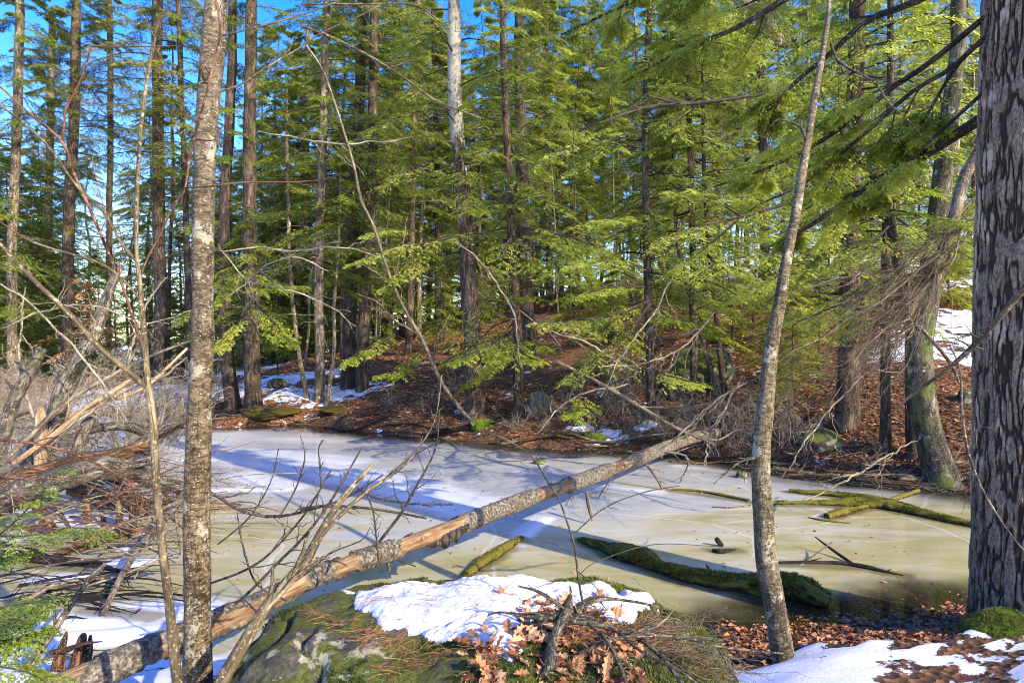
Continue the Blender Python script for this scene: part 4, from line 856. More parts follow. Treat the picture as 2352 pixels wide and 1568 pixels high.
BIG = bigbark('big_furrowed_bark', (.03, .019, .013), (.12, .08, .055), (.24, .175, .125), (.38, .29, .21))
def bigtrunk(path, sides, seed, depth, fz, fa, z0):
    """path rows x,y,z,r; ridged plates; returns verts, faces, tc, rn"""
    n = len(path); an = np.linspace(0, 2 * math.pi, sides, endpoint=False); c, s = np.cos(an), np.sin(an)
    r = path[:, 3][:, None]; r0 = np.median(path[:, 3]); z = path[:, 2][:, None] + 0 * an
    q = np.stack([c * r0 + 0 * z, s * r0 + 0 * z, z * 1.0], -1)
    w_ = fbm(q * np.array([9, 9, 3.0]), 3, seed + 3)[..., None] * .06
    u1 = fbm((q + w_) * np.array([fa, fa, fz]), 2, seed); u2 = vnoise((q + w_ * 1.5) * np.array([fa * .9, fa * .9, fz * 5]), seed + 1)
    rid = sstep(.01, .13, np.abs(u1 - .5)) * (.72 + .28 * sstep(.0, .12, np.abs(u2 - .5)))
    rid = rid * (.75 + .25 * fbm(q * np.array([60, 60, 26.]), 2, seed + 6)); plate = rid * (.7 + .6 * fbm(q * np.array([11, 11, 3.5]), 3, seed + 12)) + .16 * (fbm(q * np.array([26, 26, 9.]), 2, seed + 8) > .58)
    R = r + depth * (plate - .6) + .02 * (fbm(q * 2.5, 2, seed + 4) - .5)
    P = np.stack([path[:, 0][:, None] + R * c, path[:, 1][:, None] + R * s, z], -1)
    idx = np.arange(n * sides).reshape(n, sides); f = np.stack([idx[:-1], np.roll(idx[:-1], -1, 1), np.roll(idx[1:], -1, 1), idx[1:]], -1).reshape(-1, 4)
    return P.reshape(-1, 3), f, q.reshape(-1, 3), np.clip(rid, 0, 1).ravel()
Y0 = 4.75; zz = np.concatenate([np.arange(-.1, 5.2, .011), np.linspace(5.25, 15, 60)])
bu = np.interp(zz, [-.1, .1, .6, 1.2, 2.2, 3.5, 4.6, 15], [2405, 2402, 2392, 2388, 2385, 2386, 2390, 2395]); rr_ = np.interp(zz, [-.1, .0, .12, .35, .8, 1.4, 4.6, 15], [.62, .55, .48, .435, .405, .39, .34, .05])
bp = np.stack([(bu - 1176) / F * Y0, np.full(len(zz), Y0), zz, rr_], -1)
big = thing('large_tree', 'massive rough-barked tree at the right edge with a mossy foot', 'tree', (bp[0, 0], Y0, 0))
v_, f_, tc_, rn_ = bigtrunk(bp, 520, 7, .019, 4.6, 34, 0); bb = Buf(); bb.add(v_, f_, tc_, rn_); part('trunk', bb, BIG, big)
# its long boughs reaching left over the pond
tc = bp[:, [0, 1, 2, 3]]
bo = [
 ([(2330, 230, 4.75, 30), (2266, 265, 4.9, 26), (2164, 331, 5.3, 24), (2087, 377, 5.7, 22), (1985, 433, 6.1, 18), (1889, 500, 6.6, 13), (1790, 560, 7.0, 7)], .55, 14),
 ([(2330, 5, 4.75, 18), (2274, 31, 4.8, 15), (2138, 143, 5.3, 13), (2047, 204, 5.6, 12), (1929, 296, 6.0, 11), (1807, 367, 6.6, 8), (1640, 430, 7.2, 5)], .42, 20),
 ([(2330, 40, 4.75, 15), (2274, 76, 4.8, 13), (2180, 160, 5.0, 11), (2090, 215, 5.3, 10), (1960, 330, 5.7, 8), (1850, 420, 6.3, 5)], .45, 16),
 ([(2320, -120, 4.75, 22), (2113, 0, 5.2, 17), (1996, 46, 5.6, 15), (1909, 122, 5.9, 12), (1827, 189, 6.2, 9), (1740, 280, 6.6, 6)], .35, 20),
 ([(2300, 170, 4.75, 10), (2240, 230, 4.9, 9), (2130, 330, 5.2, 8), (2040, 420, 5.6, 6), (1950, 470, 6.0, 4)], .45, 14),
 ([(2300, -260, 4.75, 26), (2060, -150, 5.2, 20), (1850, -30, 5.8, 16), (1700, 60, 6.4, 12), (1560, 120, 7.0, 8), (1430, 190, 7.6, 4)], .3, 24),
 ([(2300, -420, 4.75, 26), (2000, -300, 5.2, 20), (1780, -160, 5.8, 16), (1600, -60, 6.4, 12), (1440, 10, 7.2, 8), (1290, 80, 7.9, 4)], .3, 26),
 ([(2300, 60, 4.8, 9), (2200, 150, 5.0, 8), (2120, 280, 5.3, 6), (2070, 360, 5.6, 4)], .4, 10),
]
rngb = np.random.default_rng(91)
for pts, t0, k2 in bo:
    q = spline(trace(pts), 16); wbuf = Buf(); tubes(wbuf, q[:, :3], q[:, 3], 8, rough=.1, cap=True)
    A, B = grow(q[None, :, :3], q[None, :, 3], 7, rngb, (.18, .42), .6, .1, n=7, tr=(t0 * .7, .98), minr=.004, rr=.45)
    tubes(wbuf, A, B, 5); cb = Buf(); bough_foliage(cb, wbuf, np.concatenate([spline(q[:, :3], 7)[None], A]), rngb, k2, 6, .052, .014, spread=.32, t0=t0, fine=7, tone=(.15, 1.0), twr=.0018, lmin=.09)
    o = part('bough', wbuf, BK_DARK, big); fo = link('foliage', cb.mesh('foliage', LF_BRT, tuple(big.location), False), (0, 0, 0), o)
# moss cushion at its foot
mx_, my_ = (2300 - 1176) / F * 4.45, 4.45
bf2 = Buf(); mv, mf = blob(mx_ + .06, my_ + .02, .12, .33, .26, .30, 71, amp=.12, nu=90, nv=60, pw=2.2, fine=.05); bf2.add(mv, mf)
mound = thing('moss_mound', 'bright green moss cushion against the foot of the massive right tree', 'moss', (mx_, my_, .1)); part('cushion', bf2, MOSS, mound)
tr_ = BVHTree.FromPolygons([tuple(q) for q in mv], [tuple(q) for q in mf]); pts_, nrm_ = [], []
for i in range(16000):
    a, h = rngb.uniform(0, 6.28), rngb.uniform(0, 1.4); d = Vector((math.cos(a) * math.cos(h), math.sin(a) * math.cos(h), math.sin(h))); r = tr_.ray_cast(Vector((mx_ + .06, my_ + .02, .1)), d)
    if r[0]: pts_.append(r[0][:]); nrm_.append(d[:])
pts_ = np.array(pts_); nrm_ = np.array(nrm_); mb = Buf(); blades(mb, pts_, nrm_ + rngb.normal(0, .45, pts_.shape), rngb.normal(size=pts_.shape), rngb.uniform(.008, .02, len(pts_)), .004, rngb.uniform(.2, .75, len(pts_)))
part('moss', mb, LF_GRASS, mound, smooth=False, kind='stuff')
# the lichen spotted trunk on the left
def lichenbark(name, dark, mid, pale, white, zmix):
    m, t, b = newmat(name); v = mapped(t, (1, 1, 2.2)); v1 = mapped(t, (1, 1, .8)); n = noise(t, v, 26, 7, .75, .8); n2 = noise(t, v1, 7, 7, .75); fl = noise(t, v, 60, 4, .6)
    z = N(t, 'ShaderNodeSeparateXYZ'); t.links.new(mapped(t, (1, 1, 1)), z.inputs[0])
    up = ramp(t, math_(t, 'DIVIDE', z.outputs[2], 4.0), zmix)
    c = ramp(t, math_(t, 'ADD', math_(t, 'MULTIPLY', n, .6), math_(t, 'MULTIPLY', noise(t, mapped(t, (1, 1, .5)), 5, 5, .65), .4)), [(.42, dark), (.49, mid), (.555, pale)]); ck = noise(t, mapped(t, (1, 1, .12)), 32, 4, .6, .8); c = mixc(t, ramp(t, math_(t, 'ABSOLUTE', math_(t, 'SUBTRACT', ck, .5)), [(.0, (0, 0, 0)), (.03, (1, 1, 1))]), dark, c); c = mixc(t, math_(t, 'MULTIPLY', up, .75), c, ramp(t, n, [(.40, (.05, .04, .028)), (.58, (.21, .172, .122))]))
    c = mixc(t, ramp(t, n2, [(.56, (0, 0, 0)), (.59, (1, 1, 1))]), c, (.33, .31, .24)); c = mixc(t, ramp(t, noise(t, v1, 4.2, 7, .8), [(.56, (0, 0, 0)), (.60, (1, 1, 1))]), c, tuple(q * 1.3 for q in dark)); c = mixc(t, ramp(t, fl, [(.635, (0, 0, 0)), (.66, (1, 1, 1))]), c, white)
    t.links.new(c, b.inputs['Base Color']); bump(t, b, n, .02); return m
LICH = lichenbark('lichen_spotted_bark', (.018, .011, .006), (.085, .056, .03), (.21, .155, .09), (.50, .49, .43), [(.35, (0, 0, 0)), (.85, (1, 1, 1))])
LICH2 = lichenbark('grey_flecked_bark', (.03, .021, .012), (.105, .08, .047), (.23, .18, .115), (.42, .41, .33), [(.6, (0, 0, 0)), (.95, (1, 1, 1))])
bt = [(456, 1900, 3.25, 66), (454, 1568, 3.25, 62), (454, 1380, 3.25, 58), (451, 1227, 3.25, 56), (456, 1023, 3.25, 53), (461, 870, 3.25, 49), (466, 765, 3.25, 48), (465, 612, 3.25, 48), (468, 459, 3.25, 47), (473, 316, 3.25, 46), (479, 230, 3.25, 47), (486, 102, 3.25, 43), (492, 0, 3.25, 39), (498, -200, 3.3, 36), (505, -700, 3.4, 28), (500, -1600, 3.5, 14)]
q = spline(trace(bt), 560); root = thing('birch_tree', 'upright lichen spotted trunk left of the boulder, in front of the pond', 'tree', tuple(q[0, :3]))
bb = Buf(); tubes(bb, q[:, :3], q[:, 3], 56, rough=.16, seed=4, cap=True); part('trunk', bb, LICH, root)
# its side limb beside the trunk at the top
q2 = spline(trace([(500, 215, 3.28, 14), (508, 150, 3.35, 14), (514, 60, 3.4, 14), (518, -60, 3.45, 12), (530, -300, 3.6, 8)]), 20); bb = Buf(); tubes(bb, q2[:, :3], q2[:, 3], 10, rough=.1, cap=True); part('limb', bb, LICH, root)
# slim trunk on the right
st_ = [(u_, v_2, y_, w_2 * .80) for u_, v_2, y_, w_2 in [(1806, 1580, 4.4, 74), (1800, 1530, 4.4, 66), (1785, 1420, 4.4, 62), (1762, 1290, 4.4, 60), (1752, 1180, 4.4, 56), (1748, 1050, 4.4, 50), (1762, 900, 4.45, 44), (1772, 800, 4.5, 38), (1792, 690, 4.5, 34), (1806, 600, 4.55, 30), (1826, 500, 4.6, 28), (1842, 400, 4.6, 25), (1856, 320, 4.65, 22), (1872, 220, 4.7, 20), (1890, 120, 4.75, 17), (1904, 20, 4.8, 14), (1915, -120, 4.9, 12), (1930, -400, 5.0, 6)]]
q = spline(trace(st_), 420); root = thing('slim_tree', 'slim grey leaning trunk standing in the snow between the boulder and the massive tree', 'tree', tuple(q[0, :3]))
bb = Buf(); tubes(bb, q[:, :3], q[:, 3], 44, rough=.14, seed=8, cap=True); part('trunk', bb, LICH2, root)
for pts in ([(1908, 100, 4.75, 6), (1925, 140, 4.7, 7), (1965, 165, 4.7, 6), (2010, 190, 4.6, 5), (2040, 235, 4.6, 4), (2080, 270, 4.5, 3), (2115, 310, 4.5, 2)], [(1925, 140, 4.7, 4), (1940, 170, 4.75, 4), (1960, 160, 4.8, 2)], [(1745, 1050, 4.4, 8), (1700, 1060, 4.3, 5), (1640, 1110, 4.2, 3)], [(1855, 330, 4.65, 8), (1836, 290, 4.6, 7), (1790, 275, 4.6, 4), (1770, 290, 4.6, 3)]):
    q = spline(trace(pts), 14); bb = Buf(); tubes(bb, q[:, :3], q[:, 3], 6); A, B = grow(q[None, :, :3], q[None, :, 3], 5, rngb, (.2, .5), .8, .1, minr=.0014); tubes(bb, A, B, 4); part('limb', bb, BK_GREY, root)
# ---------------------------------------------------------------- fallen logs, branches, saplings
rngl = np.random.default_rng(15)
def log(name, label, cat, pts, mat, sides=12, rough=.15, n=40, twigs=0, lr=(.1, .3), tw=None, seed=1, cap=True, group=None, minr=.0016, droop=.1, sub=0, spread=.9, up=0., deco=None, absorb=True):
    q = spline(trace(pts), n); bb = Buf(); tubes(bb, q[:, :3], q[:, 3], sides, rough=rough, seed=seed, cap=cap)
    if twigs:
        A, B = grow(q[None, :, :3], q[None, :, 3], twigs, rngl, lr, spread, droop, up, n=6, minr=minr, tr=(.08, .98)); tubes(bb, A, B, 4, mi=0)
        if sub:
            A, B = grow(A, B, sub, rngl, (.25, .6), .8, droop, minr=minr * .8); tubes(bb, A, B, 3)
    return solo(name, label, cat, bb, mat, tuple(q[0, :3]), group), q
# main log: bare wood with islands of bark, raised
def mainlog():
    pts = [(60, 1612, 3.35, 74), (130, 1580, 3.4, 72), (300, 1512, 3.6, 66), (480, 1438, 4.05, 58), (600, 1386, 4.4, 50), (730, 1320, 4.75, 44), (900, 1262, 5.35, 42), (1080, 1196, 6.3, 39), (1200, 1150, 7.0, 36), (1350, 1098, 8.4, 33), (1450, 1060, 9.8, 30), (1560, 1016, 11.6, 24), (1650, 992, 13.0, 14)]
    q = spline(trace(pts), 900); n, sides = len(q), 72; P = q[:, :3]; t = unit(np.gradient(P, axis=0)); a = unit(np.cross(t, [0, 0, 1.0])); b_ = np.cross(a, t)
    an = np.linspace(0, 2 * math.pi, sides, endpoint=False); c, s = np.cos(an), np.sin(an); L = np.r_[0, np.cumsum(np.linalg.norm(np.diff(P, axis=0), axis=1))]
    r = q[:, 3][:, None] * .92; tc = np.stack([r * c, r * s, L[:, None] + 0 * an], -1)
    pos = np.interp(L, L, q[:, 0])                                  # bark islands follow the photo along the log
    u = 1176 + F * q[:, 0] / q[:, 1]
    isl = np.interp(u, [0, 330, 500, 760, 830, 870, 900, 925, 1010, 1060, 1090, 1200, 1225, 1235, 1290, 1310, 1395, 1400, 1440, 1450, 1650], [.66, .68, .62, .52, .56, .9, .9, .2, .1, .7, 1, 1, .85, .3, .3, 1, 1, .2, .3, .8, .7])
    m_ = isl[:, None] + (fbm(tc * np.array([14, 14, 5.]), 4, 3) - .5) * 1.3 + .25 * s[None] * 0 - .12 * np.sin(an)[None] * 0
    bark_ = sstep(.52, .56, m_); nz = fbm(tc * np.array([34, 34, 22.]), 4, 5)
    R = r * (.93 + .10 * (fbm(tc * np.array([24, 24, 3.]), 4, 6) - .5) + .16 * (fbm(tc * np.array([3, 3, 2.2]), 2, 16) - .5)) + bark_ * (.008 + .024 * nz) 
    V = P[:, None] + R[..., None] * (a[:, None] * c[None, :, None] + b_[:, None] * s[None, :, None])
    idx = np.arange(n * sides).reshape(n, sides); f = np.stack([idx[:-1], np.roll(idx[:-1], -1, 1), np.roll(idx[1:], -1, 1), idx[1:]], -1).reshape(-1, 4)
    m, tt, b = newmat('peeling_log'); at = N(tt, 'ShaderNodeAttribute', attribute_name='rn').outputs['Fac']
    vs = mapped(tt, (1, 1, .09)); v1 = mapped(tt, (1, 1, 1)); n1 = noise(tt, vs, 40, 6, .65); n2 = noise(tt, v1, 3.5, 4, .6); n3 = noise(tt, v1, 42, 6, .75)
    wood = ramp(tt, n1, [(.28, (.06, .028, .012)), (.45, (.15, .09, .05)), (.6, (.28, .20, .12)), (.78, (.42, .34, .22))])
    wood = mixc(tt, ramp(tt, n2, [(.5, (0, 0, 0)), (.62, (1, 1, 1))]), wood, ramp(tt, n1, [(.3, (.09, .03, .015)), (.65, (.24, .12, .07))]))
    bk = ramp(tt, n3, [(.36, (.02, .015, .012)), (.5, (.10, .082, .065)), (.64, (.29, .27, .22))])
    tt.links.new(mixc(tt, at, wood, bk), b.inputs['Base Color']); bump(tt, b, math_(tt, 'ADD', math_(tt, 'MULTIPLY', n3, math_(tt, 'MULTIPLY', at, 1.0)), math_(tt, 'MULTIPLY', n1, .35)), .015)
    root = thing('fallen_log', 'long fallen trunk with peeling bark and bare orange wood spanning the pond from the boulder', 'log', tuple(q[0, :3])); bb = Buf(); bb.add(V, f, tc, bark_.ravel()); part('trunk', bb, m, root)
    for pp in ([(1347, 1130, 8.4, 9), (1352, 1160, 8.3, 10), (1360, 1195, 8.2, 5)], [(1480, 1060, 10.3, 8), (1510, 1100, 10.2, 7), (1530, 1140, 10.1, 5), (1540, 1150, 10, 2)], [(1395, 1090, 9, 5), (1330, 1110, 8.9, 4), (1300, 1160, 8.8, 2)], [(1450, 1050, 9.8, 5), (1395, 1110, 9.6, 3), (1360, 1170, 9.5, 2)], [(1500, 1035, 10.8, 6), (1580, 1050, 10.7, 5), (1560, 1110, 10.6, 3), (1548, 1130, 10.6, 2)], [(1600, 1000, 12, 6), (1650, 1010, 12, 5), (1700, 985, 12, 4), (1760, 1000, 12, 2)],
               [(885, 1275, 5.3, 9), (893, 1300, 5.25, 8), (895, 1312, 5.2, 4)], [(915, 1285, 5.35, 6), (955, 1300, 5.3, 4)], [(1170, 1165, 6.8, 5), (1190, 1188, 6.7, 3)], [(1560, 1012, 11.6, 5), (1610, 990, 11.5, 4), (1660, 1015, 11.4, 2)]):
        g = spline(trace(pp), 10); bb = Buf(); tubes(bb, g[:, :3], g[:, 3], 7, rough=.2, cap=True)
        if pp[0][0] > 1390: A, B = grow(g[None, :, :3], g[None, :, 3], 5, rngl, (.25, .6), .8, .1, minr=.003); tubes(bb, A, B, 4)
        part('branch_stub', bb, BK_TWIG, root)
    # a hanging strip of torn bark under the log
    pk = P3(1020, 1236, 5.86); w_ = rngl; nn = 14; xs_ = np.linspace(-.12, .2, nn); vv = []
    for k, dx in enumerate(xs_):
        zt = .03 + dx * .28; vv += [[pk[0] + dx, pk[1] - .03 + dx * .8, pk[2] + zt + .01], [pk[0] + dx, pk[1] - .045 + dx * .8, pk[2] + zt - .02 - .10 * math.sin((k + .6) / nn * 3.1) * w_.uniform(.5, 1.1)]]
    vv = np.array(vv); vb = vv + np.array([.006, .012, 0]); ff = []
    M = len(vv)
    for k in range(nn - 1):
        i = 2 * k; ff += [[i, i + 2, i + 3, i + 1], [i + M, i + 1 + M, i + 3 + M, i + 2 + M], [i + 1, i + 3, i + 3 + M, i + 1 + M], [i, i + M, i + 2 + M, i + 2]]
    bb = Buf(); bb.add(np.vstack([vv, vb]), ff); part('hanging_bark', bb, BK_DARK, root)
mainlog()
def ic(pts, up=.3):
    """rows (u, v, width_px) of things lying on the ice -> with depth"""
    out = []
    for u, v, w_ in pts:
        Y = (EYE - w_ * .25 * 3 / 1000) * F / (v - 784); out.append((u, v - w_ * .12, Y, w_))
    return out
def mosslog(name, label, pts, sides, rough, n, seed, fuzz=2500, stubs=()):
    """log lying on the ice: wood tube and a fuzz of moss on its upper side"""
    q = spline(trace(pts), n); root = thing(name, label, 'log' if 'log' in name else 'branch', tuple(q[0, :3])); bb = Buf(); tubes(bb, q[:, :3], q[:, 3], sides, rough=rough, seed=seed, cap=True)
    for sp in stubs: g = spline(trace(sp), 12); tubes(bb, g[:, :3], g[:, 3], 10, rough=.4, seed=seed + 1, cap=True)
    part('trunk', bb, MOSSLOG, root)
    V = np.vstack(bb.v); r = np.random.default_rng(seed); i = r.integers(0, n - 1, fuzz * 2); f = r.uniform(0, 1, (fuzz * 2, 1)); c = q[i] * (1 - f) + q[i + 1] * f
    a = r.uniform(0, 2 * math.pi, fuzz * 2); t = unit(q[i + 1, :3] - q[i, :3]); sd = unit(np.cross(t, [0, 0, 1.0])); up = np.cross(sd, t); d = sd * np.cos(a)[:, None] + up * np.sin(a)[:, None]
    k = (d[:, 2] > -.15) & (fbm(c[:, :3] * 6 + d, 3, seed) > .49) & (c[:, 3] > .02); c, d = c[k], d[k]; m_ = len(c)
    mb = Buf(); blades(mb, c[:, :3] + d * c[:, 3:4] * r.uniform(.85, 1.0, (m_, 1)), d + r.normal(0, .5, (m_, 3)), r.normal(size=(m_, 3)), r.uniform(.15, .42, m_) * c[:, 3].clip(.04, .1) , .010, r.uniform(.1, .8, m_)); part('moss', mb, LF_LMOSS, root, smooth=False, kind='stuff')
LF_LMOSS = leafmat('log_moss_tips', (.05, .045, .008), (.17, .145, .02), (.33, .25, .05), .3)
mosslog('mossy_log', 'thick moss covered log frozen in the ice right of the boulder', ic([(1328, 1238, 8), (1360, 1250, 20), (1400, 1264, 28), (1440, 1278, 42), (1480, 1288, 46), (1510, 1304, 32), (1570, 1324, 36), (1640, 1338, 42), (1700, 1346, 42), (1750, 1350, 52), (1790, 1352, 56), (1850, 1364, 60), (1885, 1382, 34), (1900, 1390, 16)], 1), 32, .5, 160, 31, 16000, [[(1850, 1385, 5.9, 20), (1880, 1398, 5.8, 16), (1900, 1412, 5.7, 6)], [(1850, 1345, 6.0, 22), (1880, 1352, 5.95, 16), (1910, 1362, 5.9, 6)], [(1640, 1330, 6.3, 8), (1628, 1306, 6.35, 7), (1622, 1296, 6.35, 3)]])
mosslog('short_mossy_log', 'short green mossy log end sticking out beside its snow streak', ic([(1072, 1322, 14), (1110, 1292, 24), (1140, 1274, 24), (1180, 1248, 18), (1200, 1236, 8)]), 16, .45, 60, 33, 3000)
mosslog('mossy_log', 'upper of the two crossed mossy logs on the ice beside the massive right tree', ic([(1812, 1128, 8), (1850, 1132, 12), (1900, 1136, 15), (1990, 1146, 17), (2060, 1160, 17), (2130, 1178, 14), (2200, 1195, 10)]), 14, .5, 90, 34, 5000)
mosslog('mossy_log', 'lower of the two crossed mossy logs on the ice beside the massive right tree', ic([(1772, 1156, 10), (1850, 1156, 12), (1905, 1157, 16), (1960, 1158, 24), (2030, 1164, 24), (2110, 1180, 20), (2190, 1198, 18), (2260, 1212, 16)]), 16, .5, 100, 35, 6000)
mosslog('mossy_branch', 'short stubby mossy branch under the crossed logs', ic([(1898, 1188, 14), (1930, 1180, 22), (1965, 1172, 18), (1995, 1162, 10)]), 14, .5, 30, 36, 2000)
log('mossy_branch', 'small mossy branch behind the crossed logs near the far right shore', 'branch', ic([(2040, 1150, 8), (2075, 1140, 12), (2110, 1128, 10)]), MOSSLOG, 10, .4, 16, seed=37)
log('fallen_branch', 'thin olive branch on the ice left of the slim right trunk', 'branch', ic([(1545, 1124, 5), (1600, 1128, 7), (1660, 1138, 9), (1720, 1150, 8)]), MOSSLOG, 8, .2, 20)
log('fallen_branch', 'grey forked twig lying on the ice left of the slim right trunk', 'branch', ic([(1635, 1164, 3), (1680, 1166, 5), (1726, 1162, 6)]), BK_TWIG, 6, .2, 14, twigs=4, minr=.002, droop=0)
log('fallen_branch', 'dark curved branch half frozen in the yellow ice near the massive tree', 'branch', ic([(1790, 1293, 8), (1860, 1292, 9), (1930, 1294, 10), (1990, 1303, 12), (2030, 1312, 8), (2075, 1321, 3)]), BK_WET, 8, .25, 30, twigs=5, lr=(.1, .25), minr=.003, droop=0)
log('fallen_branch', 'dark stick propped up off the dark curved branch in the ice', 'branch', [(1872, 1232, 7.2, 3), (1915, 1264, 7.0, 6), (1958, 1294, 6.75, 8)], BK_WET, 7, .2, 12)
log('fallen_branch', 'thin tan stick leaning against the dark curved branch in the ice', 'branch', [(1912, 1244, 7.0, 2), (1870, 1275, 6.9, 4), (1835, 1300, 6.7, 4)], BK_TWIG, 6, .1, 10)
log('stub', 'short dark stub poking up out of the ice right of the thick mossy log', 'branch', [(1660, 1252, 7.35, 9), (1650, 1243, 7.35, 12), (1645, 1235, 7.35, 9)], BK_WET, 8, .3, 8)
log('stub', 'low black root showing above the ice behind the thick mossy log', 'branch', ic([(1638, 1264, 8), (1655, 1268, 12), (1690, 1262, 5)]), BK_WET, 8, .3, 10)
log('fallen_branch', 'slender olive sliver of wood frozen flat in the ice below the crossed logs', 'branch', ic([(1856, 1188, 3), (1890, 1195, 6), (1955, 1202, 3)]), MOSSLOG, 6, .2, 10)
log('fallen_branch', 'thin twiggy branch lying on the far ice under the long fallen trunk', 'branch', ic([(1145, 1060, 3), (1200, 1058, 3), (1260, 1052, 4), (1340, 1050, 3)]), BK_TWIGD, 5, .1, 14, twigs=12, minr=.003, droop=-.2)
log('rotten_stump', 'charred looking rotten stub leaning on the near leafy shore', 'stump', [(2005, 1512, 4.75, 38), (1985, 1480, 4.85, 34), (1972, 1455, 4.95, 22), (1968, 1440, 5.0, 8)], BK_WET, 16, .5, 24)
log('root', 'dark root running over the snow toward the moss cushion', 'root', [(2210, 1498, 4.75, 12), (2150, 1490, 4.8, 18), (2080, 1488, 4.85, 12)], BK_WET, 10, .4, 20)
